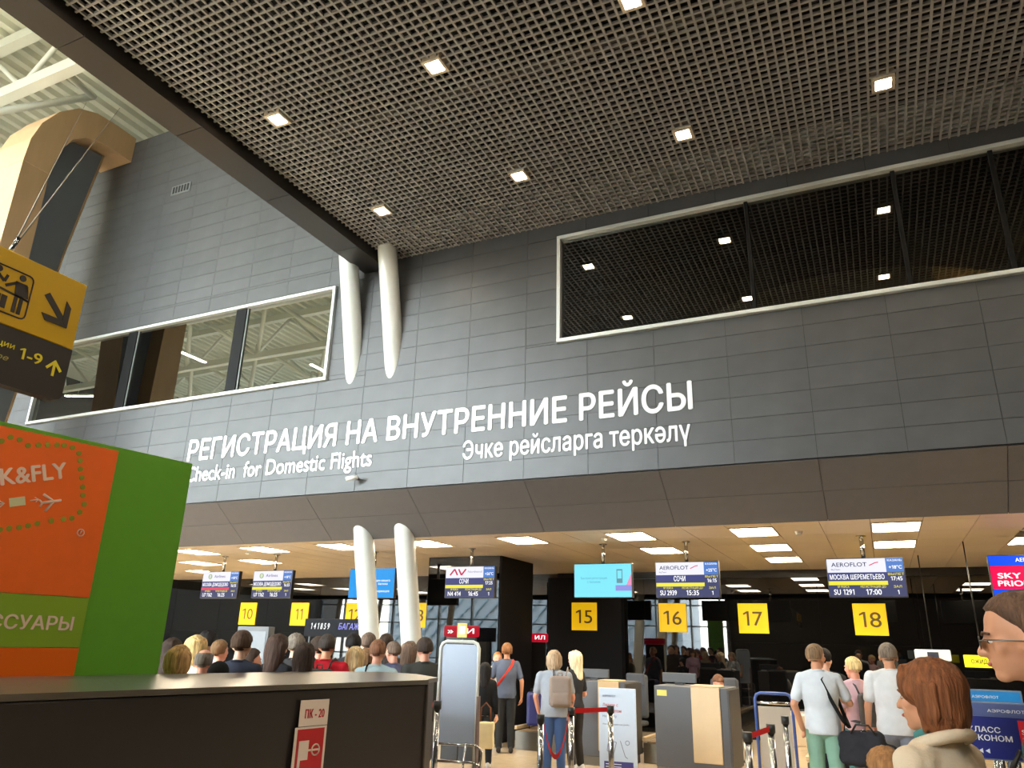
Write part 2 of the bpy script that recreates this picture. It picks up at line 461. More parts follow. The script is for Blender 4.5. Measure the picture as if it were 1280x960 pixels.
for k, y in enumerate((-11, -7.2, -3.4, .4, 4.2, 7.3, 11.8)):
    t = thing('roof_truss', 'white steel roof truss across the atrium', 'truss', group='white roof trusses over the atrium')
    t['label'] = ['white roof truss furthest behind the camera over the atrium', 'white roof truss behind the camera, second from the glass facade', 'white roof truss behind the camera, third from the glass facade', 'white roof truss passing over the viewer end of the atrium', 'white roof truss before the wooden arch', 'white roof truss showing right above the wooden arch', 'white roof truss beyond the top of the dark wall'][k]
    truss(t, y, -35, -7.3)
    # sloping web tubes to the next bay
    if k < 6:
        for x in range(-34, -8, 4):
            bm = bmesh.new(); tube(bm, [(x, y, 12.75), (x+2, y+1.9, 14.2)], .085); tube(bm, [(x+4, y, 12.75), (x+2, y+1.9, 14.2)], .085)
            obj('web_tube', bm, m_steel_w, t)
bm = bmesh.new()
m_rs = emis('roof_strip_glow', (255, 250, 238), LAMP_ROOF)
for k, (x, y) in enumerate(((-31.6, -4.5), (-24, 0), (-18, 3.5), (-12, -1), (-20, -7), (-13, 5.2))):
    if k in (5,): continue
    t = thing('roof_strip_light', ['long strip light under the roof mirrored in the atrium window', 'long strip light under the second bay of the roof', 'long strip light under the roof before the dark wall', 'long strip light under the roof by the grid ceiling beam', 'long strip light under the roof near the glass facade'][k], 'ceiling light', (x, y, 12.45), math.radians(158 if k == 0 else 90), 'strip lights under the roof')
    obj('lamp_diffuser', B(-2.6, 2.6, -.06, .06, -.05, -.03), m_rs, t); obj('housing', B(-2.62, 2.62, -.08, .08, -.029, .05), m_steel_w, t)
    for s in (-2, 2):
        b = bmesh.new(); tube(b, [(s, 0, .05), (s, 0, 2.0)], .008, 6); obj('hanger', b, m_steel_w, t)

# ------------------------------------------------------------------ outer shell with the glass facade behind the viewer
m_dim = mat('grey_plaster', (84, 80, 76), .7)
struct('wall_right', B(7, 7.3, -14, 22, 0, 14.7), m_dim)
struct('wall_left', B(-38.3, -38, -14, 22, 0, 14.7), m_dim)
struct('wall_far', B(-38, 8, 22, 22.3, 0, 14.7), m_dim)
struct('wall_rear', B(-8.2, 7, -12.3, -12, 0, 14.7), m_dim)
struct('wall_rear.001', B(-8.2, -8, -12, -11.6, 0, 14.7), m_dim)
wr = struct('window_3')
g_fac = reflect_glass('facade_glass', (.82, .86, .86), (.9, .9, .9), 1.3)
mz = [0, .9, 3.0, 4.2, 6.2, 8.4, 11, 14.6]
mx_ = [-38+k*2.13 for k in range(15)]
for a, b in zip(mx_, mx_[1:]):
    for c, e in zip(mz, mz[1:]):
        obj('pane', B(a+.03, b-.03, -12.16, -12.14, c+.03, e-.03), g_fac, wr)
for a in mx_: obj('mullion', B(a-.05, a+.05, -12.25, -12.0, 0, 14.6), mat('facade_mullion', (120, 126, 128), .4), wr)
for c in mz[1:-1]: obj('transom', B(-38, -8.2, -12.24, -12.02, c-.04, c+.04), mat('facade_mullion', (120, 126, 128), .4), wr)
struct('floor.001', B(-90, 60, -90, -12.4, -.3, -.1), mat('forecourt', (150, 148, 142), .8))
# a bright neighbouring building with a lattice front
nb = thing('neighbouring_building', 'white lattice fronted building outside seen mirrored in the black glass', 'building', (-21, -34, -.1))
obj('wall', B(-26, 5, -8, -.3, 0, 11), mat('nb_white', (200, 206, 210), .6), nb)
lat = mat('nb_lattice', (150, 176, 184), .5)
for k in range(12):
    bm = bmesh.new(); x = -25+k*2.5
    for j in range(8): tube(bm, [(x, -.2, .5+j*1.3), (x+1.2, -.2, 1.7+j*1.3)], .08, 5); tube(bm, [(x+1.2, -.2, .5+j*1.3), (x+2.3, -.2, 1.7+j*1.3)], .08, 5)
    obj('lattice_strut', bm, lat, nb)
for k in range(8):
    bm = bmesh.new(); X = -11-k*3.4
    tube(bm, [(X, -9.5, 0), (X+1.6, -9.3, 14)], .17, 16)
    tag(obj('facade_column', bm, mat('facade_column_paint', (150, 140, 128), .4)), 'leaning facade column behind the viewer, %s from the solid rear wall' % ['first', 'second', 'third', 'fourth', 'fifth', 'sixth', 'seventh', 'eighth'][k], 'column', 'facade columns behind the viewer')

# ------------------------------------------------------------------ check-in hall: low ceiling
ZC = 3.4; YB = 17.6
cl = struct('ceiling.003', B(-24, 7, 9.85, 22, ZC+.012, ZC+.06), mat('tile_gap', (60, 52, 44), .8))
struct('ceiling.004', B(-24, 7, D+.2, 22, 3.9, 3.95), m_back)
TW, TD = 1.87/3, .95
PX = {('%d' % k): .33-1.87*k for k in range(12)}
lampset = {(0, 0), (0, 1), (1, 0), (1, 1), (1, 2), (2, 0), (2, 1), (3, 0), (4, 0), (5, 0), (6, 0), (7, 0), (7, 1), (8, 1), (8, 0), (9, 1), (-1, 1), (-1, 0), (10, 1), (9, 2), (10, 2)}
lampY = [11.62, 13.52, 15.42]
tile_me = to_mesh(B(.004-TW/2, TW/2-.004, .004-TD/2, TD/2-.004, 0, .011), m_tile)
vent_cells = {(4, 2), (4, 4)}
for i in range(-5, 33):
    x = .33-i*TW+0
    for j in range(1, 9):
        yy = 11.62+(j-2)*TD
        li, lj = i/3, (j-2)/2
        if li == int(li) and lj == int(lj) and (int(li), int(lj)) in lampset: continue
        if i == -3 and j in (1, 3):
            link('vent_tile', to_mesh(B(.004-TW/2, TW/2-.004, .004-TD/2, TD/2-.004, .002, .011), mat('vent_tile_dark', (92, 78, 62), .5)), cl, (x, yy, ZC)); continue
        link('ceiling_tile', tile_me, cl, (x, yy, ZC))
m_pl = emis('panel_glow', (255, 238, 205), LAMP_PANEL)
pl0 = None
ordn = ['', 'second', 'third', 'fourth', 'fifth', 'sixth', 'seventh', 'eighth', 'ninth', 'tenth', 'eleventh', 'twelfth']
for (i, j) in sorted(lampset):
    if pl0 is None:
        pl0 = thing('panel_light', '', 'ceiling light')
        obj('lamp_diffuser', B(-.285, .285, -.40, .40, -.008, -.003), m_pl, pl0)
        bm = bmesh.new()
        for a in ((-.305, .305, -.45, -.405), (-.305, .305, .405, .45), (-.305, -.29, -.405, .405), (.29, .305, -.405, .405)): box(bm, a[0], a[1], a[2], a[3], -.012, .01)
        box(bm, -.29, .29, -.405, .405, 0, .01); obj('lamp_frame', bm, m_tile, pl0); o = pl0
    else: o = tree_copy(pl0)
    o.location = (.33-1.87*i, lampY[j], ZC); o['group'] = 'square light panels in the low ceiling'
    where = {-1: 'over the priority screen', 0: 'over sign eighteen', 1: 'over sign seventeen', 2: 'over the SOCHI screen', 3: 'over the turquoise screen', 4: 'before the black pillar', 5: 'by the second white column', 6: 'over sign twelve', 7: 'over sign eleven', 8: 'over sign ten', 9: 'over the screen with the pink bar', 10: 'over the hall end by the kiosk'}[i]
    o['label'] = 'bright ceiling panel %s, %s from the wall lip' % (where, ['first', 'second', 'third'][j])
for k, (x, y, lb) in enumerate(((998, 664, 'small round smoke detector between the light panels left of the eighteen sign'), (755, 672, 'small round smoke detector above the turquoise screen'), (310, 690, 'small round smoke detector near the panel over sign ten'))):
    P = on_z(x, y, ZC); bm = bmesh.new(); bmesh.ops.create_cone(bm, cap_ends=True, segments=16, radius1=.04, radius2=.06, depth=.05)
    tag(obj('smoke_detector', bm, m_white, loc=(P.x, P.y, ZC-.026)), lb, 'smoke detector')

# black glass back wall in sheets, matt boxes, pillar
wb = struct('wall_back', B(-24, 7, YB+.03, YB+.2, 0, ZC+.5), m_back)
x = -23.6
while x < 6.5:
    for z0, z1 in ((.02, 1.9), (1.904, 3.395)):
        obj('glass_sheet', B(x+.003, x+1.867, YB, YB+.028, z0, z1), m_glass_blk, wb)
    x += 1.87
struct('wall_back.001', B(-7.2, -5.38, YB-.25, YB-.005, 0, 3.28), m_box_blk)
pl = struct('wall_pillar', B(-8.33, -6.66, 13.65, 15.2, 0, ZC-.002), m_box_blk)
obj('glass_sheet', B(-8.30, -6.69, 13.62, 13.648, .02, ZC-.01), m_glass_blk, pl)
struct('wall_back.002', B(-7.0, 7, YB-.12, YB-.002, 3.25, ZC), mat('hall_band', (30, 26, 23), .35))

# ------------------------------------------------------------------ big wall lettering: every letter a part
def wall_text(name, label, body, x0, x1, z, size, bold, dep=.03):
    t = thing(name, label, 'lettering', (x0, D-.012, z))
    for me in text_me(body, m_wht, size, bold, dep, x1-x0, per_char=True):
        o = link('letter', me, t); o.rotation_euler = (math.pi/2, 0, 0)
wall_text('wall_lettering', 'large white capital letters in Russian across the dark wall', 'РЕГИСТРАЦИЯ НА ВНУТРЕННИЕ РЕЙСЫ', -10.50, -1.83, 4.59, .50, .024)
wall_text('wall_lettering', 'smaller white English line under the left end of the big letters', 'Check-in  for Domestic Flights', -10.45, -6.64, 4.22, .365, .018)
wall_text('wall_lettering', 'smaller white Tatar line under the right end of the big letters', 'Эчке рейсларга теркәлү', -5.08, -1.87, 4.19, .365, .018)

# ------------------------------------------------------------------ security camera under the letters
P = at(449, 599, 1); k = D/P.y; P = Vector((P.x*k, D, EYE+(P.z-EYE)*k))
t = thing('security_camera', 'small white bullet security camera on the wall under the word Flights', 'camera', P)
b = bmesh.new(); tube(b, [(0, -.03, 0), (0, -.14, -.01)], .02); obj('bracket', b, m_blk, t)
b = bmesh.new(); tube(b, [(.07, -.13, 0), (-.09, -.2, -.03)], .035, 12); obj('camera_body', b, m_white, t)

# ------------------------------------------------------------------ wooden arch
AX = -13.78
t = thing('plywood_arch', 'birch plywood clad arch with a cane shaped edge left of the dark wall', 'arch', (AX, 7, 0))
def cane(off, n=14):
    # outer profile (y,z) inset by off
    pts = [(6.95+off, 0), (6.95+off, 10.25)]
    c = (7.85, 10.45); r = .9
    top = 12.2
    pr = [(6.95, 10.25), (6.98, 10.75), (7.1, 11.2), (7.36, 11.66), (7.7, 12.0), (8.1, 12.17), (8.6, 12.2), (9.06, 12.19)]
    pi = [(7.47, 10.25), (7.52, 10.6), (7.6, 10.95), (7.74, 11.25), (7.98, 11.47), (8.3, 11.58), (8.7, 11.6), (9.06, 11.58)]
    return pr, pi
pr_, pi_ = cane(0)
# leg of boards, then curved boards, each a piece
def yz_prism(poly, x0, x1):
    b = bmesh.new(); A = [b.verts.new((x0, p[0], p[1])) for p in poly]; C_ = [b.verts.new((x1, p[0], p[1])) for p in poly]
    n = len(poly); b.faces.new(A); b.faces.new(C_[::-1])
    for i in range(n): b.faces.new((A[i], A[(i+1) % n], C_[(i+1) % n], C_[i]))
    return b
def sub(p): return [(a-7, c) for a, c in p]
XW = -1.0
cuts_ = [0, 3.2, 5.9, 8.35, 10.25]
for a, c in zip(cuts_, cuts_[1:]):
    obj('plywood_sheet', yz_prism(sub([(6.95, a+.006), (7.47+.18*(10.25-a)/10.25, a+.006), (7.47+.18*(10.25-c)/10.25, c-.006), (6.95, c-.006)]), XW, 0), m_wood, t)
obj('plywood_sheet', yz_prism(sub(pr_[:4]+pi_[:4][::-1]), XW, 0), m_wood, t, True).data.shade_flat()
obj('plywood_sheet', yz_prism(sub([pr_[3]]+pr_[4:]+pi_[4:][::-1]+[pi_[3]]), XW, -.004), m_wood, t)
obj('sloping_edge_board', yz_prism(sub([(7.9, 4), (8.305, 9.0), (8.62, 11.55), (8.66, 11.55), (8.34, 9.0), (7.94, 4)]), XW, -.34), m_wood, t)
obj('inner_board', yz_prism(sub([(7.6, 4), (7.9, 4), (8.3, 9.0), (8.62, 11.55), (7.95, 11.45), (7.6, 10.9), (7.5, 10.2), (7.62, 4)]), XW, -.35), m_slate, t)
# second arm reflected in the window stands further left: a second arch
t2 = None # = (AX-6.5, 7, 0); t2['label'] = 'second birch plywood clad arch further down the atrium, seen only in mirrored glass'

# ------------------------------------------------------------------ counter with steel top
KD = Vector((.64, 3.73, 0)).normalized()          # along the counter, away from the viewer
KN = Vector((KD.y, -KD.x, 0))                      # out of its front
q = .857
A0 = Vector((-4.045, 6.75, 0))*q
CT = 1.45
cw, cl_ = 1.93*q, 6.2
cM = Matrix(((KD.x, -KN.x, 0, A0.x), (KD.y, -KN.y, 0, A0.y), (0, 0, 1, 0), (0, 0, 0, 1)))   # x along, y to the back
t = thing('service_counter', 'long dark brown counter with a wide brushed steel top in front of the crowd', 'counter', M=cM)
obj('body', RB(-cl_, -.012, .012, cw-.26, 0, CT-.038, b=.012), m_cnt, t)
b = bmesh.new()
poly = [(-cl_, 0), (0, 0), (.10, .10), (.43, .26), (.81, .86), (.86, 1.33), (.34, 1.63), (-.5, cw), (-cl_, cw)]
prism(b, poly, CT-.034, CT); obj('steel_top', b, m_steel, t)
obj('body_return', (lambda b: (prism(b, [(-.01, .03), (.09, .12), (.40, .28), (.77, .86), (.8, 1.28), (.3, 1.37), (-.01, 1.37)], 0, CT-.038), b)[1])(bmesh.new()), m_cnt, t)
obj('corner_strip', RB(-.012, .004, -.004, .03, 0, CT-.036, b=.004), mat('grey_edge', (96, 92, 88), .35, .5), t)
obj('plinth', RB(-cl_+.01, -.03, -.001, .01, .0, .08, b=.001), m_blk, t)
# fire hose cabinet sign on the front
P0 = Vector((-4.31, 5.2, 0))
def face_M(origin, push=.003): return plane_M(Vector(origin)+KN*push, KD)
so = A0 + KD*(-1.60*q)
t = thing('fire_hose_sign', 'red and white fire hose cabinet sign reading PK-20 on the dark counter front', 'sign', M=face_M((so.x, so.y, .919), .0135) @ Matrix.Diagonal((q, q, 1, 1)))
obj('upper_plate', RB(.03, .33, .305, .50, 0, .004, b=.001), mat('sign_white', (226, 214, 208), .4), t)
obj('lower_plate', RB(0, .33, -.06, .30, 0, .004, b=.001), mat('sign_white', (226, 214, 208), .4), t)
obj('red_field', RB(.028, .305, -.035, .285, .004, .006, b=.0005), mat('sign_red', (190, 14, 32), .4), t)
o = link('lettering', text_me('ПК - 20', mat('sign_red', (0, 0, 0)), .09, .02, .002, .2), t, (.085, .365, .0045))
b = bmesh.new(); box(b, .05, .15, .06, .2, .0065, .009); box(b, .05, .075, -.01, .06, .0065, .009); box(b, .15, .19, .12, .135, .0065, .009)
tube(b, [(.225+.04*math.cos(a), .127+.04*math.sin(a), .008) for a in [k*math.pi/8 for k in range(16)]], .006, 5, True); box(b, .19, .262, .12, .134, .0065, .009)
obj('hose_symbol', b, mat('sign_white', (0, 0, 0)), t)

# ------------------------------------------------------------------ green and orange kiosk
K0 = Vector((-6.36, 5.58, 0))*q - KD*2.35*q + KN*(-.02)
t = thing('promotion_kiosk', 'tall green kiosk with an orange printed front behind the steel topped counter', 'kiosk', M=plane_M((K0.x, K0.y, 1.75-1.75*q+.02), KD) @ Matrix.Diagonal((q, q, 1, 1)))
KW = 2.35; KB = -.31
# kiosk local: x along face, y up, z out of face
b = bmesh.new(); box(b, 0, KW, KB, 3.36, -.55, -.02); obj('cabinet', b, m_green, t)
obj('front_panel', RB(.0, KW, KB, 3.44, -.018, 0, b=.002), m_green, t)
obj('top_rail', RB(.0, KW-.12, 3.37, 3.44, -.12, -.02, b=.004), mat('kiosk_top_beige', (150, 140, 90), .5), t)
obj('corner_post', RB(KW-.09, KW, KB, 3.44, -.14, -.019, b=.004), m_green, t)
ex = KW-.80
obj('orange_panel', RB(.04, ex, 2.03, 3.40, .001, .014, b=.002), m_orange, t)
obj('olive_panel', RB(.04, ex, 1.60, 2.026, .001, .012, b=.002), m_green2, t)
obj('orange_panel', RB(.04, ex, .1, 1.596, .001, .014, b=.002), mat('bright_orange', (240, 108, 10), .4), t)
o = link('lettering', text_me('АКСЕССУАРЫ', m_pale, .155, .02, .004, 1.12, 'RIGHT'), t, (ex-.10, 1.745, .0125))
tilt = math.radians(17.5)
def on_face(o, x, y, z=.0145, rot=tilt): o.location = (x, y, z); o.rotation_euler = (0, 0, rot); return o
on_face(link('lettering', text_me('PACK&FLY', m_pale, .20, .03, .004, .90, 'RIGHT'), t), ex-.42, 3.06)
m_plane = m_pale
def arrow(x, y, s, rot):
    b = bmesh.new(); tube(b, [(0, 0, .002), (s, 0, .002)], s*.07, 5); tube(b, [(s*.6, s*.3, .002), (s, 0, .002), (s*.6, -s*.3, .002)], s*.07, 5)
    on_face(obj('arrow_symbol', b, m_pale, t), x, y, rot=rot)
arrow(ex-.96, 2.725, .09, tilt); arrow(ex-.68, 2.808, .07, tilt); 
on_face(link('box_symbol', to_mesh(B(0, .125, 0, .075, 0, .003), mat('pale_green_print', (222, 220, 178), .5)), t), ex-.825, 2.728)
b = bmesh.new(); tube(b, [(0, 0, .002), (.17, 0, .002)], .012, 6); tube(b, [(.03, .075, .002), (.11, 0, .002), (.03, -.075, .002)], .012, 5); tube(b, [(-.01, .03, .002), (.015, 0, .002), (-.01, -.03, .002)], .009, 5)
on_face(obj('aeroplane_symbol', b, m_pale, t), ex-.59, 2.80)
b = bmesh.new(); tube(b, [(.03*math.cos(a), .03*math.sin(a), .002) for a in [k*math.pi/8 for k in range(16)]], .006, 5, True); tube(b, [(-.01, -.015, .002), (.01, .015, .002)], .005, 5)
on_face(obj('round_mark', b, m_pale, t), ex-.198, 2.591)
# dotted green outline
dots = [(-1.01, 3.268), (-0.95, 3.317), (-0.875, 3.311), (-0.799, 3.276), (-0.716, 3.299), (-0.643, 3.319), (-0.565, 3.335), (-0.504, 3.345), (-0.428, 3.34), (-0.362, 3.3), (-0.337, 3.235), (-0.319, 3.16), (-0.29, 3.084), (-0.265, 3.001), (-0.247, 2.928), (-0.219, 2.848), (-0.243, 2.771), (-0.301, 2.708), (-0.371, 2.69), (-0.469, 2.661), (-0.579, 2.622), (-0.649, 2.593), (-0.714, 2.57), (-0.79, 2.552), (-0.858, 2.532), (-1.1, 3.24), (-1.19, 3.2)]
mg = mat('dot_green', (150, 150, 40), .5)
dm = None
for (dx, dy) in dots:
    if dm is None:
        b = bmesh.new(); bmesh.ops.create_cone(b, cap_ends=True, segments=10, radius1=.024, radius2=.024, depth=.004); dm = to_mesh(b, mg)
    on_face(link('dot', dm, t), ex+dx, dy, .0165, 0)

# ------------------------------------------------------------------ yellow hanging sign
SX = -3.0
t = thing('hanging_sign', 'yellow and charcoal hanging direction sign with a slanting arrow and 1-9', 'sign', M=plane_M((SX, .45, 2.66), (0, 1, 0)))
SW = 1.90-.45
obj('yellow_board', RB(0, SW, .235, .54, -.05, 0, b=.004), m_yel_s, t)
b = bmesh.new(); pts = [(0, 0), (SW-.03, 0), (SW-.01, .008), (SW, .03), (SW, .232), (0, .232)]
prism(b, pts, -.05, 0); obj('charcoal_board', b, m_dk, t)
def thick(b, pts, wd, z=.002):
    # flat strip arrow parts
    for a, c in zip(pts, pts[1:]):
        a = Vector(a); c = Vector(c); d = (c-a).normalized(); n = Vector((-d.y, d.x))*wd/2
        v = [a-n, c-n, c+n, a+n]; prism(b, v, 0, z)
b = bmesh.new(); ax_, ay = SW-.105, .30
thick(b, [(SW-.161, .427), (SW-.058, .325)], .027, .002); prism(b, [(SW-.166, .341), (SW-.146, .314), (SW-.049, .314), (SW-.074, .341)], 0, .003); prism(b, [(SW-.049, .314), (SW-.049, .405), (SW-.074, .43), (SW-.074, .335)], 0, .0035)
o = obj('arrow_symbol', b, m_dk, t, loc=(0, 0, .0005))
# pictogram frame and figures
b = bmesh.new(); x1, x0, y0, y1 = SW-.225, SW-.45, .28, .468; r = .02
loop = []
for cx, cy, a0 in ((x1-r, y1-r, 0), (x0+r, y1-r, 90), (x0+r, y0+r, 180), (x1-r, y0+r, 270)):
    for k in range(4): a = math.radians(a0+k*30); loop.append((cx+r*math.cos(a), cy+r*math.sin(a), .001))
tube(b, loop, .0035, 5, True); obj('pictogram_frame', b, m_dk, t)
b = bmesh.new()
def disc(x, y, r):
    c = bmesh.new(); bmesh.ops.create_cone(c, cap_ends=True, segments=14, radius1=r, radius2=r, depth=.002); merge(b, c, Matrix.Translation((x, y, .0015))); c.free()
fx = SW-.265
disc(fx-.004, .446, .0135); prism(b, [(fx-.028, .425), (fx+.02, .425), (fx+.026, .37), (fx-.02, .362)], 0, .002); thick(b, [(fx-.012, .365), (fx-.012, .293)], .015); thick(b, [(fx+.010, .365), (fx+.010, .293)], .015); thick(b, [(fx-.02, .42), (fx-.062, .39)], .012)
thick(b, [(fx+.018, .42), (fx+.03, .368)], .011); thick(b, [(fx+.038, .36), (fx-.15, .38)], .008)
gx = fx-.10
disc(gx-.0, .448, .0135); prism(b, [(gx-.03, .43), (gx+.01, .43), (gx+.006, .385), (gx-.035, .39)], 0, .002); thick(b, [(gx-.0, .428), (gx+.03, .405), (gx+.038, .435)], .011)
for q in (0, .026): prism(b, [(gx+.008+q, .296), (gx+.03+q, .296), (gx+.03+q, .35), (gx+.008+q, .35)], 0, .002)
thick(b, [(gx-.02, .38), (gx-.02, .30)], .016)
obj('pictogram', b, m_dk, t, loc=(0, 0, .0005))
yl = mat('pale_yellow_print', (235, 222, 60), .5)
link('lettering', text_me('1-9', yl, .064, .012, .002, .092, 'RIGHT'), t, (SW-.118, .122, .001))
link('lettering', text_me('Стойки регистрации', yl, .034, .006, .002, .4, 'RIGHT'), t, (SW-.235, .148, .001))
link('lettering', text_me('Check-in / Теркәлү аре', mat('grey_yellow_print', (170, 160, 70), .5), .03, .0, .002, .42, 'RIGHT', .25), t, (SW-.25, .095, .001))
b = bmesh.new(); thick(b, [(SW-.062, .095), (SW-.062, .155)], .011, .0025); thick(b, [(SW-.093, .122), (SW-.059, .16)], .011, .002); thick(b, [(SW-.031, .122), (SW-.065, .16)], .011, .003)
obj('arrow_symbol', b, yl, t, loc=(0, 0, .0005))
b = bmesh.new(); Q = on_z(150, 135, 14.45); tube(b, [(SW-.33, .54, -.025), (Q.y-.45, Q.z-2.66, Q.x-SX)], .004, 5); obj('cable', b, mat('cable_steel', (120, 112, 100), .4, .6), t)
b = bmesh.new(); Q = on_z(108, 128, 14.45); tube(b, [(SW-.33, .54, -.02), (Q.y-.45, Q.z-2.66, Q.x-SX)], .004, 5); obj('cable', b, mat('cable_steel', (120, 112, 100), .4, .6), t)
b = bmesh.new(); tube(b, [(SW-.33, .54, -.025), (SW-.31, .62, -.03)], .009, 8); obj('turnbuckle', b, m_chrome, t)

# ------------------------------------------------------------------ numbered yellow signs on the black wall
NW = {10: 'ten', 11: 'eleven', 12: 'twelve', 13: 'thirteen', 15: 'fifteen', 16: 'sixteen', 17: 'seventeen', 18: 'eighteen'}
NP = {10: 'above the grey self service kiosk', 11: 'beside the dark lit panel', 12: 'cut by the first white column', 13: 'between second column and pillar', 15: 'below the turquoise screen', 16: 'above the poster stand desks', 17: 'above the seated agent', 18: 'above the men in white shirts'}
for n, xa in ((10, -16.82), (11, -14.90), (12, -12.98), (13, -11.0), (15, -6.27), (16, -4.25), (17, -2.50), (18, -.20)):
    yy = YB-.255 if n == 15 else YB-.006
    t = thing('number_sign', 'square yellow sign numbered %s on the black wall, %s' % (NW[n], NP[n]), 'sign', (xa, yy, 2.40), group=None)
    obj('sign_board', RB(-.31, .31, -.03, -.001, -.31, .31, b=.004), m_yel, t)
    o = link('lettering', text_me(str(n), mat('olive_print', (98, 84, 28), .5), .42, .004, .003, .40 if n != 11 else .24, 'CENTER'), t, (0, -.0305, -.15)); o.rotation_euler = (math.pi/2, 0, 0)

# ------------------------------------------------------------------ hanging screens
def ecol(name, rgb, s=1.0): return emis(name, rgb, s*.78)
E_W = ecol('screen_white', (232, 232, 246), 1.0); E_N = ecol('screen_navy', (66, 72, 128), .9); E_N2 = ecol('screen_slate', (74, 78, 118), .8)
E_Y = ecol('screen_yellow', (236, 226, 70), 1.0); E_B = ecol('screen_blue', (84, 130, 205), .9); E_TX = ecol('screen_text', (255, 255, 255), 1.1)
E_R = ecol('screen_red', (226, 80, 110), .9); E_C = ecol('screen_cyan', (120, 214, 232), 1.1); E_BL = ecol('screen_sky', (30, 150, 230), 1.0)
E_NV = ecol('screen_ink', (40, 44, 96), .5); E_MG = ecol('screen_magenta', (240, 0, 80), 1.0); E_RB = ecol('screen_royal', (10, 80, 240), 1.0)
def screen(label, X, W, kind, Y=12.35, zt=3.07, zb=2.51, **kw):
    H = zt-zb
    t = thing('hanging_screen', label, 'screen', (X, Y, zb), group=None)
    obj('casing', RB(-W/2, W/2, .0, .09, 0, H, b=.008), m_blk, t)
    b = bmesh.new(); tube(b, [(0, .05, H-.01), (0, .05, ZC-zb-.002)], .03, 12); obj('pole', b, m_chrome, t)
    b = bmesh.new(); bmesh.ops.create_cone(b, cap_ends=True, segments=16, radius1=.07, radius2=.07, depth=.012); obj('ceiling_flange', b, m_chrome, t, loc=(0, .05, ZC-zb-.009))
    def pane(x0, x1, z0, z1, m, y=-.002): obj('display', B(x0*W-W/2+.012*(x0 == 0), x1*W-W/2-.012*(x1 == 1), y, 0, z0*H+.012*(z0 == 0), z1*H-.012*(z1 == 1)), m, t)
    def txt(s, xc, z, size, m=E_TX, wd=None, bold=.014):
        o = link('lettering', text_me(s, m, size*H, bold, .0008, wd*W if wd else None, 'CENTER'), t, (xc*W-W/2, -.0025, z*H)); o.rotation_euler = (math.pi/2, 0, 0)
    if kind == 'flight':
        pane(0, .77, .63, 1, E_W); pane(.77, 1, .63, 1, E_B); pane(0, .77, .41, .63, E_N); pane(0, .77, .31, .41, kw.get('bar', E_Y)); pane(0, .77, 0, .31, E_N2); pane(.77, 1, 0, .63, E_N2)
        txt(kw['city'], .385, .455, .2 if len(kw['city']) < 6 else .17, wd=(.18 if len(kw['city']) < 6 else .70))
        txt(kw['fl'], .2, .07, .19, wd=.26); txt(kw['tm'], .58, .07, .19, wd=.19)
        txt('№ РЕЙСА', .2, .24, .08, E_Y, .15, .005); txt('РЕГИСТРАЦИЯ ДО', .58, .24, .08, E_Y, .32, .005)
        txt('ВЫЛЕТ', .885, .55, .08, E_Y, .2, .005); txt(kw['t2'], .885, .42, .14, wd=.14); txt('ЗАЛ', .885, .24, .08, E_Y, .1, .005); txt('1', .885, .08, .14)
        txt('КАЗАНЬ', .885, .9, .07, E_TX, .18, .004); txt(kw.get('deg', '+18°C'), .885, .71, .12, wd=.16)
        lg = kw['logo']
        if lg == 'aero': txt('AEROFLOT', .3, .78, .15, E_NV, .46, .01); b = bmesh.new(); thick(b, [(.56*W-W/2, .80*H), (.64*W-W/2, .87*H), (.68*W-W/2, .88*H)], .014, .001); o = obj('wing_mark', b, E_R, t, loc=(0, -.0028, 0)); o.rotation_euler = (math.pi/2, 0, 0); txt('SkyTeam', .12, .69, .06, E_NV, .12, .0)
        elif lg == 'u': 
            b = bmesh.new(); tube(b, [(.045*math.cos(a), 0, .045*math.sin(a)) for a in [k*math.pi/8 for k in range(16)]], .008, 5, True); obj('ring_mark', b, ecol('logo_olive', (150, 180, 60), .9), t, loc=(.22*W-W/2, -.006, .81*H))
            txt('U', .22, .765, .13, ecol('logo_olive', (0, 0, 0)), bold=.01); txt('Airlines', .48, .765, .15, ecol('logo_lilac', (130, 112, 160), .8), .3, .01)
        else:
            b = bmesh.new(); q = W*.05
            for (xa, za), (xb, zb) in (((.10, .72), (.19, .91)), ((.19, .91), (.25, .72)), ((.27, .91), (.33, .72)), ((.33, .72), (.42, .91))): thick(b, [(xa*W-W/2, za*H), (xb*W-W/2, zb*H)], .030, .001)
            o = obj('zigzag_mark', b, ecol('logo_crimson', (200, 30, 80), .9), t, loc=(0, -.0028, 0)); o.rotation_euler = (math.pi/2, 0, 0); txt('Nordwind', .6, .79, .1, ecol('logo_grey', (150, 150, 170), .8), .28, .0)
    elif kind == 'cyan':
        pane(0, 1, 0, 1, E_C); txt('Быстрая регистрация', .35, .54, .09, ecol('cy_text', (90, 165, 190), .9), .45, .0); txt('с багажом', .35, .43, .09, ecol('cy_text', (0, 0, 0)), .22, .0)
        obj('display', B(.22*W, .49*W, -.003, -.0021, .2*H, .36*H), ecol('scr_violet', (150, 150, 225), .9), t); obj('display', B(.24*W, .34*W, -.0035, -.0021, .42*H, .82*H), ecol('scr_grey', (120, 170, 185), .7), t)
        obj('display', B(.255*W, .325*W, -.004, -.0036, .55*H, .78*H), E_C, t)
        b = bmesh.new(); prism(b, [(.40*W, .36*H), (.49*W, .36*H), (.49*W, .7*H)], 0, .001); o = obj('display', b, ecol('scr_pink', (240, 150, 190), .9), t, loc=(0, -.0022, 0)); o.rotation_euler = (math.pi/2, 0, 0)
    elif kind == 'blue':
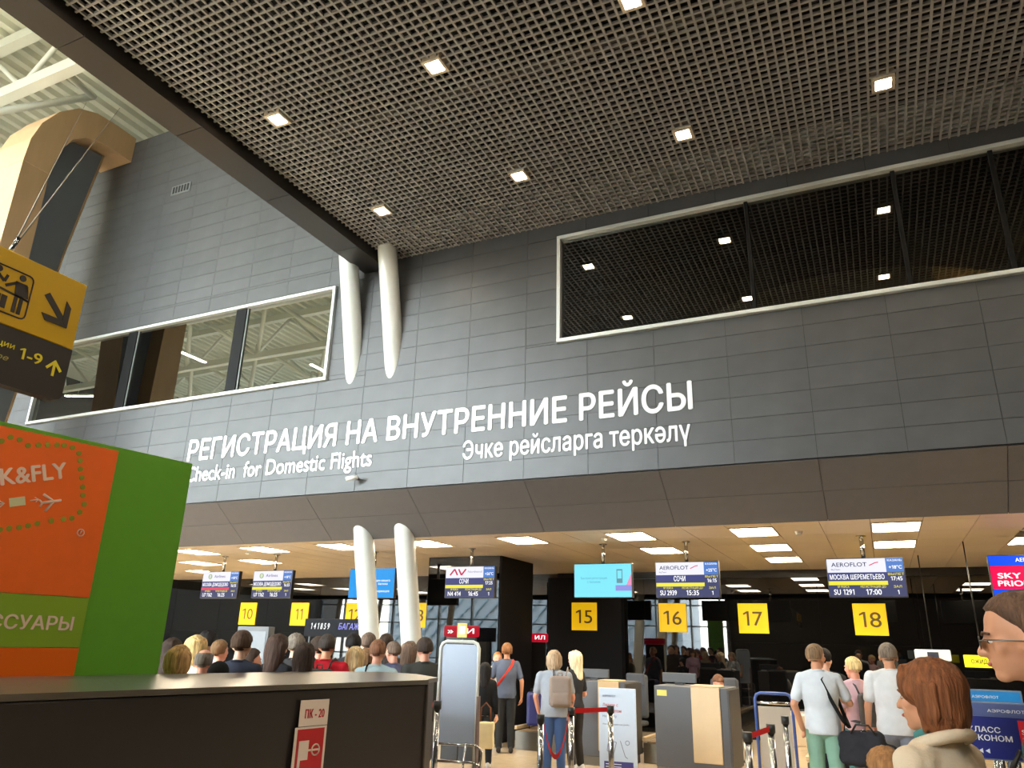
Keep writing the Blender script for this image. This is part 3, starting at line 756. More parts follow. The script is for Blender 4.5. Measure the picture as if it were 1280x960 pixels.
        pane(0, 1, 0, 1, E_BL); txt('для вашего', .75, .55, .1, E_TX, .3, .0); txt('багажа', .75, .44, .1, E_TX, .2, .0); txt('информация', .72, .2, .1, E_TX, .35, .0)
    elif kind == 'priority':
        pane(0, 1, .74, 1, E_RB); pane(0, 1, .19, .735, E_MG); pane(0, 1, 0, .185, E_RB)
        txt('AEROFLOT', .5, .83, .13, E_TX, .36); txt('SKY', .22, .44, .18, E_TX, .26, .03); txt('PRIORITY', .36, .26, .18, E_TX, .56, .03); txt('BUSINESS CLASS', .5, .06, .08, E_TX, .4, .0)
    return t
screen('hanging flight screen with a pink bar, above and beside sign ten', -12.72, 1.04, 'flight', city='МОСКВА ДОМОДЕДОВО', fl='U7 1162', tm='16:25', t2='16:55', logo='u', bar=E_R)
screen('hanging flight screen with a lime bar and ring logo, between signs ten and eleven', -11.28, 1.04, 'flight', city='МОСКВА ДОМОДЕДОВО', fl='U7 1162', tm='16:25', t2='16:55', logo='u')
screen('hanging bright blue screen mostly behind the white columns', -8.80, 1.06, 'blue')
screen('hanging flight screen with a crimson zigzag logo by the black pillar', -6.66, 1.02, 'flight', city='СОЧИ', fl='N4 414', tm='16:45', t2='17:25', logo='n', deg='+26°C')
screen('hanging turquoise screen above sign fifteen', -4.14, 1.02, 'cyan')
screen('hanging flight screen reading SOCHI above sign sixteen', -2.73, 1.02, 'flight', city='СОЧИ', fl='SU 2939', tm='15:35', t2='16:15', logo='aero', deg='+25°C')
screen('hanging flight screen reading MOSKVA above sign eighteen', -.13, 1.04, 'flight', city='МОСКВА ШЕРЕМЕТЬЕВО', fl='SU 1291', tm='17:00', t2='17:45', logo='aero')
screen('hanging blue and magenta priority screen cut by the frame edge', 1.93, 1.02, 'priority')

# ------------------------------------------------------------------ check-in desks
def desk(X, Y, label, short='', k=1.0):
    t = thing('check_in_desk', label, 'desk', (X, Y, 0)); t.scale = (k, 1, 1)
    obj('plinth', RB(-.62, .62, .02, .78, 0, .13, b=.004), m_steel, t)
    obj('desk_body', RB(-.62, .62, 0, .8, .13, 1.22, b=.01), m_desk, t)
    b = bmesh.new(); rbox(b, .02, .5, -.03, -.001, .22, 1.225, b=.012); obj('cream_panel', b, m_cream, t)
    obj('cream_top', RB(.02, .5, -.03, .36, 1.226, 1.245, b=.004), m_cream, t)
    obj('side_cheek', RB(.621, .66, -.04, .84, .13, 1.2, b=.006), mat('dark_cheek', (60, 58, 58), .5), t)
    obj('number_sticker', B(-.57, -.4, -.003, -.0005, 1.08, 1.16), mat('sticker_gold', (190, 185, 90), .5), t)
    obj('work_top', RB(-.6, .62, .36, 1.2, .82, .86, b=.006), m_cream, t) if False else None
    m = thing('desk_monitor', 'dark grey monitor back standing on the desk ' + short, 'monitor', (X-.3*k, Y+.45, 1.221))
    obj('monitor_screen', RB(-.26, .26, 0, .05, .03, .17, b=.01), mat('monitor_grey', (58, 60, 64), .5), m); obj('monitor_stand', RB(-.07, .07, 0, .12, 0, .029, b=.004), m_blk, m)
    return t
DY_ = 11.85
desk(-2.66, DY_, 'grey check-in desk with a cream front panel before sign sixteen', 'under sign sixteen', .86)
desk(-4.22, DY_+.4, 'grey check-in desk half hidden behind the white poster stand', 'behind the poster stand', .72)
desk(-9.2, DY_+.6, 'grey check-in desk behind the crowd under sign twelve', 'under sign twelve')
desk(-11.4, DY_+.6, 'grey check-in desk behind the crowd under sign eleven', 'under sign eleven')
desk(2.3, DY_-.3, 'grey check-in desk behind the woman with the cream jacket', 'beyond the cream jacket')
def chair(X, Y, rz, label):
    t = thing('office_chair', label, 'chair', (X, Y, 0), rz)
    m = mat('charcoal_fabric', (66, 68, 74), .8)
    obj('seat', RB(-.25, .25, -.25, .25, .44, .52, b=.03), m, t); obj('backrest', RB(-.23, .23, .22, .30, .56, 1.28, b=.04), m, t)
    obj('headrest', RB(-.2, .2, .18, .25, 1.1, 1.3, b=.03), m, t)
    b = bmesh.new(); tube(b, [(0, 0, .08), (0, 0, .44)], .03); obj('pedestal', b, m_blk, t)
    b = bmesh.new()
    for k in range(5): a = k*2*math.pi/5; tube(b, [(0, 0, .1), (.28*math.cos(a), .28*math.sin(a), .05)], .02, 6)
    obj('base_star', b, m_blk, t)
    b = bmesh.new(); tube(b, [(0, .2, .46), (0, .29, .48), (0, .31, .7)], .02); obj('back_bar', b, m_blk, t)
P = at(905, 845, 13.9); chair(P.x, P.y, math.radians(10), 'charcoal office chair with the check-in agent before sign seventeen')
P = at(838, 835, 14.2); chair(P.x-.85, P.y+.3, math.radians(-20), 'empty charcoal office chair behind the poster stand desk')
# baggage belts
def belt(X, Y0, Y1, label, wd=.62):
    t = thing('baggage_belt', label, 'conveyor', (X, Y0, 0)); L = Y1-Y0
    obj('belt_frame', RB(-wd/2-.06, wd/2+.06, 0, L, 0, .3, b=.01), m_steel, t)
    obj('belt_band', RB(-wd/2, wd/2, .02, L-.02, .301, .315, b=.003), mat('belt_tan', (120, 100, 74), .7, var=.1, nscale=30), t)
    for s in (-1, 1): obj('side_rail', RB(s*(wd/2+.05)-.03, s*(wd/2+.05)+.03, 0, L, .32, .38, b=.01), m_cream, t)
belt(-.7, 12.2, 16.3, 'tan baggage belt between sign seventeen and the blue luggage trolley', .8)
belt(.45, 12.6, 16.3, 'tan baggage belt behind the man with the black duffel bag', .7)
belt(-3.5, 13.0, 16.3, 'tan baggage belt between the two grey desks', .3)
belt(-5.45, 13.25, 16.5, 'tan baggage belt before the man in the blue T-shirt', 1.2)
t = thing('low_cabinet', 'pale cream ledge along the foot of the black wall', 'cabinet', (0, YB-.3, 0))
obj('body', RB(-2.2, 3.2, -.3, .28, 0, .55, b=.01), m_cream, t); obj('ledge', RB(-2.22, 3.22, -.32, .28, .551, .6, b=.006), mat('ledge_white', (220, 216, 206), .4), t)

# ------------------------------------------------------------------ poster stand
P = at(771, 852, 10.6)
t = thing('poster_stand', 'white and blue poster stand with red headline before the grey desks', 'poster stand', (P.x, P.y, 0), math.radians(8))
obj('board', RB(-.24, .24, 0, .03, .06, 1.24, b=.006), mat('poster_white', (196, 208, 224), .4), t); obj('base', RB(-.26, .26, -.15, .2, 0, .05, b=.01), m_frame, t)
def pt(s, z, size, m, wd=None, x=-.19):
    o = link('lettering', text_me(s, m, size, .012, .001, wd), t, (x, -.0015, z)); o.rotation_euler = (math.pi/2, 0, 0)
pr1 = mat('poster_red', (196, 60, 74), .5); pr2 = mat('poster_navy', (66, 62, 130), .5); pr3 = mat('poster_grey', (110, 116, 140), .5)
pt('АЭРОФЛОТ', 1.13, .035, pr3, .17); pt('Летите с', 1.02, .05, pr1, .2); pt('комфортом', .95, .05, pr1, .24); pt('На борту', .89, .04, pr3, .18)
pt('Регистрация на рейс', .8, .025, pr3, .34); b = bmesh.new()
thick(b, [(-.12, .62), (-.14, .5), (-.06, .45), (-.02, .6), (-.12, .62)], .008, .001); thick(b, [(.03, .62), (.09, .44), (.12, .42)], .008, .001); tube(b, [(.12+.025*math.cos(a), .6+.025*math.sin(a), 0) for a in [k*math.pi/6 for k in range(12)]], .004, 5, True)
o = obj('line_drawing', b, pr3, t, loc=(0, -.001, 0)); o.rotation_euler = (math.pi/2, 0, 0)
obj('navy_badge', RB(-.18, .19, -.004, -.0005, .26, .38, b=.001), pr2, t)
for k in range(3): obj('white_line', B(-.16, .04, -.006, -.0045, .285+k*.03, .293+k*.03), m_wht, t)
for k in range(5): obj('print_line', B(-.18, .15-.03*(k % 2), -.003, -.0005, .2-k*.03, .208-k*.03), pr3, t)

# ------------------------------------------------------------------ belt barriers
def post(x, y, d, label):
    P = at(x, y, d); h = P.z
    t = thing('barrier_post', label, 'barrier post', (P.x, P.y, 0))
    b = bmesh.new(); tube(b, [(0, 0, .02), (0, 0, h-.07)], .032, 16); obj('tube', b, m_chrome, t)
    b = bmesh.new(); tube(b, [(0, 0, h-.08), (0, 0, h)], .042, 16); obj('head', b, m_blk, t)
    b = bmesh.new(); bmesh.ops.create_cone(b, cap_ends=True, segments=24, radius1=.17, radius2=.15, depth=.03); obj('foot', b, m_chrome, t, loc=(0, 0, .0151))
    return Vector((P.x, P.y, h))
def web(a, c, label, sag=0):
    n = 12; b = bmesh.new(); d = (c-a).normalized()*.045; a = a+d; c = c-d; vs = []
    for i in range(n+1):
        f = i/n; p = a.lerp(c, f)-Vector((0, 0, sag*4*f*(1-f))); vs.append((b.verts.new(p+Vector((0, 0, -.015))), b.verts.new(p+Vector((0, 0, -.065)))))
    for q, s in zip(vs, vs[1:]): b.faces.new((q[0], s[0], s[1], q[1]))
    bmesh.ops.solidify(b, geom=b.faces[:], thickness=.002)
    tag(obj('barrier_belt', b, m_red), label, 'barrier belt')
p1 = post(676, 893, 8.7, 'chrome barrier post at the left of the sagging red belt')
p2 = post(714, 884, 9.3, 'chrome barrier post between the sagging and the straight red belts')
p3 = post(763, 882, 9.6, 'chrome barrier post in front of the poster stand')
web(p1, p2, 'red barrier belt sagging deeply before the woman with the backpack', .42); web(p2, p3, 'straight red barrier belt running to the poster stand')
p4 = post(934, 915, 7.6, 'chrome barrier post at the left of the short red belt by the blue trolley')
p5 = post(963, 905, 8.3, 'chrome barrier post in front of the blue luggage trolley')
p6 = post(981, 895, 9.3, 'chrome barrier post just right of the blue luggage trolley')
web(p4, p5, 'short red barrier belt in front of the blue luggage trolley')
p7 = post(547, 876, 8.5, 'chrome barrier post against the upright silver trolley')
p8 = post(515, 876, 8.9, 'chrome barrier post hidden behind the end of the dark counter')
web(p8, p7, 'red barrier belt running behind the end of the dark counter')

# ------------------------------------------------------------------ luggage trolleys
def trolley(P, rz, s, m_f, m_p, label, tall=1.0, wd=.5):
    t = thing('luggage_trolley', label, 'trolley', (P.x, P.y, 0), rz); h = tall; w2 = wd/2; r = .07
    loop = [(-w2, 0, .12), (-w2, .05, h-r), (-w2+r*.3, .05, h-r*.3), (-w2+r, .05, h), (w2-r, .05, h), (w2-r*.3, .05, h-r*.3), (w2, .05, h-r), (w2, 0, .12)]
    b = bmesh.new(); tube(b, loop, .02, 10); obj('frame', b, m_f, t)
    return t, w2
P = at(574, 802, 8.9)
t, w2 = trolley(Vector((P.x, P.y, 0)), math.radians(14), 1, m_white, m_steel, 'tall silver luggage trolley parked upright beside the dark counter', P.z, .44)
b = bmesh.new(); prism(b, [(-.2, .72), (.2, .72), (.2, P.z-.06), (.17, P.z-.03), (-.17, P.z-.03), (-.2, P.z-.06)], 0, .012)
M = Matrix(((1, 0, 0, 0), (0, 0, 1, .045), (0, 1, 0, 0), (0, 0, 0, 1))); bmesh.ops.transform(b, matrix=M, verts=b.verts[:]); obj('board', b, mat('satin_aluminium', (190, 202, 222), .3, .35), t)
for z in (.72, .55, .3):
    b = bmesh.new(); tube(b, [(-.21, -.02, z), (.24, -.02, z), (.3, -.02, z-.05), (.3, -.02, z-.22), (.24, -.02, z-.26), (-.1, -.02, z-.26)], .014, 8); obj('basket_bar', b, m_chrome, t)
b = bmesh.new(); tube(b, [(.12, .02, .74), (.06, -.02, .05)], .012, 8); obj('strut', b, m_chrome, t)
obj('side_board', RB(.222, .24, .0, .12, .1, 1.2, b=.004), mat('mauve_board', (120, 98, 94), .5), t)
for s in (-1, 1): b = bmesh.new(); tube(b, [(s*.2-.015, 0, .06), (s*.2+.015, 0, .06)], .06, 16); obj('wheel', b, m_blk, t)
P = at(966, 867, 11.2)
blue = mat('trolley_blue', (52, 78, 142), .35)
t, w2 = trolley(P, math.radians(8), 1, blue, m_steel, 'blue framed luggage trolley with a beige board behind the barrier posts', P.z, .46)
obj('board', RB(-.2, .2, .03, .045, .2, P.z-.16, b=.004), mat('beige_board', (168, 156, 142), .5), t)
b = bmesh.new(); tube(b, [(-.23, .05, P.z-.12), (.23, .05, P.z-.12)], .018, 8); obj('crossbar', b, m_chrome, t)
for s in (-1, 1): b = bmesh.new(); tube(b, [(s*.22, 0, .13), (s*.26, -.7, .12)], .016, 8); obj('floor_rail', b, blue, t)
for s in (-1, 1): b = bmesh.new(); tube(b, [(s*.22-.015, 0, .06), (s*.22+.015, 0, .06)], .06, 16); obj('wheel', b, m_blk, t)

# ------------------------------------------------------------------ small signs of the hall
def red_header(x, y, d, wd, label, body):
    P = at(x, y, d); t = thing('red_light_sign', label, 'sign', (P.x, P.y, 0))
    obj('sign_panel', RB(-wd/2, wd/2, 0, .06, P.z-.09, P.z+.09, b=.03), ecol('sign_red_glow', (190, 12, 40), .8), t)
    obj('stand', RB(-wd/2+.05, wd/2-.05, .01, .05, 0, P.z-.091, b=.005), m_blk, t)
    o = link('lettering', text_me(body, E_TX, .11, .02, .001, wd*.75, 'CENTER'), t, (0, -.0015, P.z-.035)); o.rotation_euler = (math.pi/2, 0, 0)
red_header(576, 789, 13.1, .66, 'red lit kiosk header behind the upright silver trolley', '» АИ')
red_header(671, 797, 16.9, .50, 'red lit kiosk header right of the black pillar', '» ИЛ')
P = at(578, 788, 12.9); t = thing('yellow_notice', 'small yellow framed notice in front of the red kiosk header', 'sign', (P.x, P.y, 0))
obj('plate', RB(-.09, .09, -.012, 0, P.z-.11, P.z+.11, b=.006), mat('notice_yellow', (238, 206, 120), .5), t); obj('paper', B(-.06, .06, -.0135, -.0125, P.z-.06, P.z+.07), m_wht, t)
b = bmesh.new(); tube(b, [(0, .01, 0), (0, .01, P.z-.1)], .012, 8); obj('rod', b, m_blk, t)
P = at(317, 783, 13.2); t = thing('self_service_kiosk', 'tall grey self service kiosk seen over the crowd under sign ten', 'kiosk', (P.x, P.y, 0), math.radians(15))
gk = mat('kiosk_grey', (92, 94, 96), .5)
obj('frame', RB(-.27, .27, 0, .2, 0, P.z, b=.01), gk, t); obj('screen', RB(-.2, .23, -.008, -.001, P.z-.95, P.z-.07, b=.003), mat('kiosk_face', (112, 116, 122), .3), t)
b = bmesh.new(); tube(b, [(-.02, -.01, P.z-.36), (.07, -.01, P.z-.38)], .012, 6); obj('white_mark', b, m_wht, t)
P = at(416, 785, 14); t = thing('baggage_sign', 'dark lit panel with white and violet letters under sign eleven', 'sign', (P.x, P.y, 0))
obj('panel', RB(-.62, .62, 0, .05, P.z-.15, P.z+.15, b=.006), mat('sign_ink', (6, 7, 14), .6, spec=.15), t)
for s in (-.5, .5): obj('post', RB(s-.02, s+.02, .01, .04, 0, P.z-.151, b=.003), m_blk, t)
for s, x, wd, m in (('1 4 1 8 5 9', -.28, .4, E_TX), ('БАГАЖ', .33, .42, ecol('violet_text', (150, 150, 235), 1.0))):
    o = link('lettering', text_me(s, m, .14, .02, .001, wd, 'CENTER', .2), t, (x, -.0015, P.z-.02)); o.rotation_euler = (math.pi/2, 0, 0)
# wall mounted pale plate and yellow plate at the right
P = at(1166, 819, 15.2); t = thing('counter_plate', 'small white plate with a dark square hanging over the brown haired woman', 'sign', (P.x, P.y, P.z))
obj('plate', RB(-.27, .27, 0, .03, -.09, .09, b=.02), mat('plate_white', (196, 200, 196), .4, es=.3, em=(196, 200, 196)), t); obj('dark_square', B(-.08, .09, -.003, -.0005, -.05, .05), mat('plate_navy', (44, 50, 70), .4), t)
b = bmesh.new(); tube(b, [(0, .015, .09), (0, .015, ZC-P.z)], .01, 6); obj('rod', b, m_blk, t)
P = at(1229, 827, 13.5); t = thing('yellow_plate', 'small yellow plate with black letters hanging beside the head of the man in glasses', 'sign', (P.x, P.y, P.z))
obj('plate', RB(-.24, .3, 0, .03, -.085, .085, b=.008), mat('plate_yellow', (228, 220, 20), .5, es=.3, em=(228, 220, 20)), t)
o = link('lettering', text_me('ОЖИДАНИЕ', m_blk, .08, .012, .001, .38, 'CENTER'), t, (.04, -.0015, -.03)); o.rotation_euler = (math.pi/2, 0, 0)
b = bmesh.new(); tube(b, [(0, .015, .09), (0, .015, ZC-P.z)], .01, 6); obj('rod', b, m_blk, t)
# class signs on stands
def class_sign(x, y, d, rz, wd, h, label, front):
    P = at(x, y, d); t = thing('class_sign', label, 'sign', (P.x, P.y, 0), rz); z1 = P.z
    obj('acrylic_frame', RB(-wd/2, wd/2, 0, .02, z1-h, z1, b=.004), mat('acrylic_grey', (120, 130, 150), .15), t)
    b = bmesh.new(); tube(b, [(0, .01, .03), (0, .01, z1-h-.001)], .025, 12); obj('post', b, m_chrome, t)
    b = bmesh.new(); bmesh.ops.create_cone(b, cap_ends=True, segments=24, radius1=.16, radius2=.15, depth=.03); obj('foot', b, m_chrome, t, loc=(0, .01, .0151))
    def pane(x0, x1, a, c, m, y=-.002): obj('print', B(x0*wd-wd/2, x1*wd-wd/2, y, -.0003, z1-h+a*h, z1-h+c*h), m, t)
    def txt(s, x, z, size, wid=None, bold=.012):
        o = link('lettering', text_me(s, m_wht, size*h, bold, .0008, wid*wd if wid else None), t, (x*wd-wd/2, -.0025, z1-h+z*h)); o.rotation_euler = (math.pi/2, 0, 0)
    front(pane, txt, t)
nb_ = mat('print_navy', (34, 42, 116), .35); nb2 = mat('print_steel_blue', (82, 94, 140), .35); rd = mat('print_red', (214, 34, 50), .4); sb = mat('print_sky', (30, 130, 200), .4)
def f1(pane, txt, t):
    pane(.02, .98, .03, .74, nb_); pane(.02, .98, .75, .97, nb2); pane(.62, .98, .24, .70, rd, -.0022)
    txt('АЭРОФЛОТ', .3, .82, .07, .42, .0); txt('КЛАСС', .05, .47, .13, .36, .02); txt('ЭКОНОМ', .07, .33, .13, .46, .02); txt('SKY', .65, .47, .11, .2, .02); txt('PRIORITY', .65, .34, .1, .3, .02); txt('◄ ◄', .13, .12, .09)
def f2(pane, txt, t):
    pane(.03, .97, .72, .96, sb); pane(.03, .3, .22, .70, rd); pane(.31, .97, .22, .70, nb2); pane(.03, .97, .04, .2, sb); txt('АЭРОФЛОТ', .25, .79, .09, .4, .01); txt('SKY', .07, .42, .1, .18, .01); txt('PRI', .07, .3, .1, .18, .01)
class_sign(1254, 878, 3.9, math.radians(-4), .31, .22, 'navy acrylic sign reading ECONOM CLASS on a chrome post at the frame edge', f1)
class_sign(1234, 862, 4.9, math.radians(-2), .30, .20, 'sky blue acrylic sign on a chrome post behind the navy one', f2)
t = thing('white_counter', 'white counter with stepped top beyond the acrylic signs', 'counter', (2.6, 8.3, 0), math.radians(-5))
obj('body', RB(-.8, .8, 0, .6, 0, .98, b=.02), mat('counter_cream', (226, 216, 196), .4), t); obj('upstand', RB(-.8, -.1, .5, .6, .981, 1.14, b=.02), mat('counter_cream', (0, 0, 0)), t)
# suitcases
P = at(658, 886, 14.8)
t = thing('suitcase', 'blue hard suitcase standing by the belt right of the man in the blue T-shirt', 'suitcase', (P.x+.15, P.y+.1, .316), math.radians(20))
nvs = mat('suitcase_navy', (44, 48, 104), .4)
obj('shell', RB(-.17, .17, -.12, .12, .05, .62, b=.05), nvs, t); b = bmesh.new(); tube(b, [(-.1, 0, .61), (-.1, 0, .66), (.1, 0, .66), (.1, 0, .61)], .012, 8); obj('handle', b, m_blk, t)
for s in (-1, 1): b = bmesh.new(); tube(b, [(s*.12-.012, 0, .03), (s*.12+.012, 0, .03)], .03, 12); obj('wheel', b, m_blk, t)

# ------------------------------------------------------------------ people
def ell(bm, c, r, rot=(0, 0, 0), seg=16):
    t = bmesh.new(); bmesh.ops.create_uvsphere(t, u_segments=seg, v_segments=seg//2+2, radius=1)
    merge(bm, t, Matrix.Translation(c) @ Euler(rot).to_matrix().to_4x4() @ Matrix.Diagonal((r[0], r[1], r[2], 1))); t.free()
def cap(bm, p0, p1, r0, r1, seg=14):
    p0 = Vector(p0); p1 = Vector(p1); d = (p1-p0).normalized(); pts = []; rad = []
    for k in range(4): a = math.pi/2*(1-k/4); pts.append(p0-d*r0*math.sin(a)); rad.append(max(r0*math.cos(a), .0005))
    pts.append(p0); rad.append(r0); pts.append(p0.lerp(p1, .5)); rad.append((r0+r1)/2); pts.append(p1); rad.append(r1)
    for k in range(1, 5): a = math.pi/2*k/4; pts.append(p1+d*r1*math.sin(a)); rad.append(max(r1*math.cos(a), .0005))
    tube(bm, pts, 0, seg, rad=rad)
MELT = bpy.data.objects.new('melting', bpy.data.meshes.new('t')); WORK.collection.objects.link(MELT)
_md = MELT.modifiers.new('r', 'REMESH'); _md.mode = 'VOXEL'; _ms = MELT.modifiers.new('s', 'SMOOTH'); _ms.factor = .5
def fuse(bm, voxel, smooth, m, wob=0, wf=9, cut=None, stretch=1.0):
    """melt closed lumps into one continuous skin"""
    bmesh.ops.recalc_face_normals(bm, faces=bm.faces[:])
    me = bpy.data.meshes.new('t'); bm.to_mesh(me); bm.free(); o = MELT; o.data = me
    o.modifiers[0].voxel_size = voxel; o.modifiers[1].iterations = smooth or 0
    r = worked(o)
    if wob:
        sd = Vector((random.random()*50, 0, 0))
        nrm = [v.normal.copy() for v in r.vertices]; flat = []
        for v, nn in zip([v.co.copy() for v in r.vertices], nrm):
            q = Vector((v.x*wf, v.y*wf, v.z*wf*stretch))+sd
            flat.extend(v + nn*(noise.noise(q)*wob+noise.noise(q*2.3)*wob*.5))
        r.vertices.foreach_set('co', flat)
    if cut:
        b = bmesh.new(); b.from_mesh(r)
        bmesh.ops.delete(b, geom=[v for v in b.verts if cut(v.co)], context='VERTS'); b.to_mesh(r); b.free()
    r.materials.clear(); r.materials.append(m); r.shade_smooth(); return r
SK = {'fair': (226, 178, 150), 'tan': (196, 140, 108), 'pink': (222, 160, 136), 'olive': (184, 138, 108)}
def skin(k): return mat('skin_'+k, SK[k], .5, spec=.4, var=.06, nscale=14)
def cloth(name, rgb, b=.25, sc=90): return mat('cloth_'+name, rgb, .85, spec=.2, var=.08, nscale=7, bump=b, bscale=sc)
def hairm(name, rgb): return mat('hair_'+name, rgb, .6, spec=.2, var=.5, nscale=60, stretch=(1, 1, .10), bump=.9, bscale=110)
m_eye = mat('eye_white', (196, 186, 176), .3); m_iris = mat('iris', (70, 60, 48), .2); m_lip = mat('lips', (178, 96, 88), .5)
def hand_extra(w_, d, n, s, curl=.5, seg=6):
    """five bent fingers rooted in the palm; w_ wrist, d pointing direction, n palm normal"""
    d = d.normalized(); n = (n-d*n.dot(d)).normalized(); ac = d.cross(n)*s; b = bmesh.new()
    for i, L in enumerate((.072, .08, .075, .06)):
        p = w_+d*.085+ac*(.03-.02*i); a = .25+curl*.5; q = p+(d*math.cos(a)+n*math.sin(a))*L*.5; a2 = a+curl*1.2; r_ = q+(d*math.cos(a2)+n*math.sin(a2))*L*.5
        tube(b, [p-d*.02, p, q, r_, r_+(r_-q).normalized()*.006], 0, seg, rad=[.0095, .0095, .0085, .0075, .003])
    p = w_+d*.03+ac*.028; q = p+(ac*.7+d*.7)*.042+n*.01; r_ = q+(d*.95+n*.35)*.034
    tube(b, [p-ac*.01, p, q, r_, r_+(r_-q).normalized()*.006], 0, seg, rad=[.012, .012, .010, .0085, .003])
    return b
def person(P, yaw, label, h=1.75, sk='fair', hair='short', hc=('brown', (84, 62, 46)), top=('grey', (120, 124, 130)), sleeve='short', bottom=('dark', (40, 42, 48)), legs='long',
           hy=0, hp=0, arms=None, build=1.0, hi=False, face=False, beard=False, fem=False, glasses=False, lean=0, seat=False, group=None, hf=0):
    s = h/1.75; V = lambda x, y, z: Vector((x*s, y*s, z*s))
    vx = .0085 if hi else .016
    arms = arms or {}
    W = build*(.9 if fem else 1.0)
    sho = {-1: V(-.175*W, -.01, 1.405), 1: V(.175*W, -.01, 1.405)}
    el = {k: V(k*.235*W, -.03, 1.13) for k in (-1, 1)}; wr = {k: V(k*.25*W, .03, .885) for k in (-1, 1)}
    for k, v in arms.items():
        el[k] = V(*v[0]); wr[k] = V(*v[1])
    kz = .49
    hip = {k: V(k*.085, 0, .9) for k in (-1, 1)}; kn = {k: V(k*.095, .015, kz) for k in (-1, 1)}; an = {k: V(k*.105, -.03, .09) for k in (-1, 1)}
    if seat:
        for k in (-1, 1): hip[k] = V(k*.09, 0, .56); kn[k] = V(k*.11, .42, .52); an[k] = V(k*.11, .42, .1)
        dz = -.34
        for k in (-1, 1): sho[k] += V(0, .0, dz)
        for k in (-1, 1):
            if k not in arms: el[k] += V(0, 0, dz); wr[k] += V(0, .2, dz+.05)
    else: dz = 0
    T = lambda x, y, z: V(x, y, z+dz)
    # head transform
    HC = T(0, -.005+hf, 1.592); HM = Matrix.Translation(HC) @ Euler((math.radians(hp), 0, math.radians(hy))).to_matrix().to_4x4() @ Matrix.Scale(s*1.09, 4)
    b = bmesh.new()
    def torso(b, g=0, low=.86):
        if fem: L = [(.84, .165, .118), (.93, .168, .125), (1.03, .146, .108), (1.12, .132, .10), (1.24, .15, .112), (1.33, .165, .108), (1.40, .15, .088), (1.44, .10, .07), (1.475, .06, .056)]
        else: L = [(.84, .155, .115), (.93, .162, .122), (1.03, .155, .118), (1.12, .150, .116), (1.24, .166, .122), (1.33, .176, .118), (1.40, .165, .095), (1.44, .115, .075), (1.475, .062, .058)]
        rings = []
        for z, rx, ry in L:
            if z < low: z = low
            zz = T(0, 0, z).z+(g*.3 if z > 1.4 else 0)
            rings.append([b.verts.new(((rx*W+g)*s*math.cos(a), (ry*build+g)*s*math.sin(a)-.012*s*(z > 1.2), zz)) for a in [2*math.pi*k/28 for k in range(28)]])
        for A, Bq in zip(rings, rings[1:]):
            for k in range(28): b.faces.new((A[k], A[(k+1) % 28], Bq[(k+1) % 28], Bq[k]))
        b.faces.new(rings[0][::-1]); b.faces.new(rings[-1])
        cap(b, T(-.13*W, -.015, 1.39), T(.13*W, -.015, 1.39), (.058+g)*s, (.058+g)*s)
        for k in (-1, 1): cap(b, T(k*.03, -.025, 1.455), T(k*.15*W, -.015, 1.405), (.042+g*.6)*s, (.045+g)*s)
        if fem:
            for k in (-1, 1): ell(b, T(k*.07, .09, 1.27), Vector((.06+g, .05+g, .06))*s)
    torso(b)
    hb = bmesh.new()
    ell(hb, (0, -.008, .058), (.075, .094, .088)); ell(hb, (0, .03, -.012), (.054, .058, .066)); ell(hb, (0, .012, .02), (.066, .078, .06)); ell(hb, (0, .062, -.062), (.024, .024, .02))
    cap(hb, (0, .088, .028), (0, .104, -.004), .009, .0135, 10); ell(hb, (0, .088, -.006), (.018, .014, .01))
    cap(hb, (-.03, .078, .046), (.03, .078, .046), .012, .012, 8); ell(hb, (0, .079, -.034), (.026, .014, .012))
    for k in (-1, 1):
        ell(hb, (k*.076, -.008, .012), (.01, .019, .031), (0, 0, k*.35)); ell(hb, (k*.046, .055, .008), (.02, .02, .022))
    merge(b, hb, HM); hb.free()
    cap(b, T(0, -.025+hf*.3, 1.43), HM @ Vector((0, -.02, -.05)), .06*s*(build*.5+.5), .052*s)
    for k in (-1, 1):
        cap(b, sho[k], el[k], .047*s*build, .038*s); cap(b, el[k], wr[k], .039*s, .026*s)
        cap(b, hip[k], kn[k], .082*s*build, .056*s); cap(b, kn[k], an[k], .056*s, .038*s); cap(b, an[k]-V(0, .03, .04), an[k]+V(0, .12, -.055), .034*s, .03*s)
    hd = {}
    for k in (-1, 1):
        d = (wr[k]-el[k]).normalized(); n = (Vector((-k, .35, 0)) if d.z < -.5 else Vector((-k*.5, 0, -1)))
        n = (n-d*n.dot(d)).normalized(); hd[k] = (wr[k], d, n); ac = d.cross(n)
        c = wr[k]+d*.048*s; ell(b, c, Vector((.041, .019, .055))*s, Matrix((ac, n, d)).transposed().to_euler())
    me = fuse(b, vx, 2, skin(sk))
    bb = bmesh.new(); bb.from_mesh(me)
    for k in (-1, 1): t = hand_extra(hd[k][0], hd[k][1], hd[k][2], -k if hd[k][1].z < -.5 else k, seg=6); merge(bb, t); t.free()
    bb.to_mesh(me); bb.free(); me.shade_smooth()
    o = bpy.data.objects.new('person', me); COL.objects.link(o); o.location = (P.x, P.y, 0); o.rotation_euler = (math.radians(-lean), 0, math.radians(yaw)); tag(o, label, 'person', group)
    # shirt
    b = bmesh.new(); g = .014
    torso(b, g+.004, .86)
    for k in (-1, 1):
        if sleeve == 'short': e = sho[k].lerp(el[k], .72); cap(b, sho[k], e, .062*s*build, .058*s)
        elif sleeve == 'long': cap(b, sho[k], el[k], .062*s*build, .05*s); cap(b, el[k], wr[k].lerp(el[k], .06), .05*s, .036*s)
    cx = None
    link('shirt', fuse(b, vx*1.1, 2, cloth(*top), .006, 8, cut=cx), o)
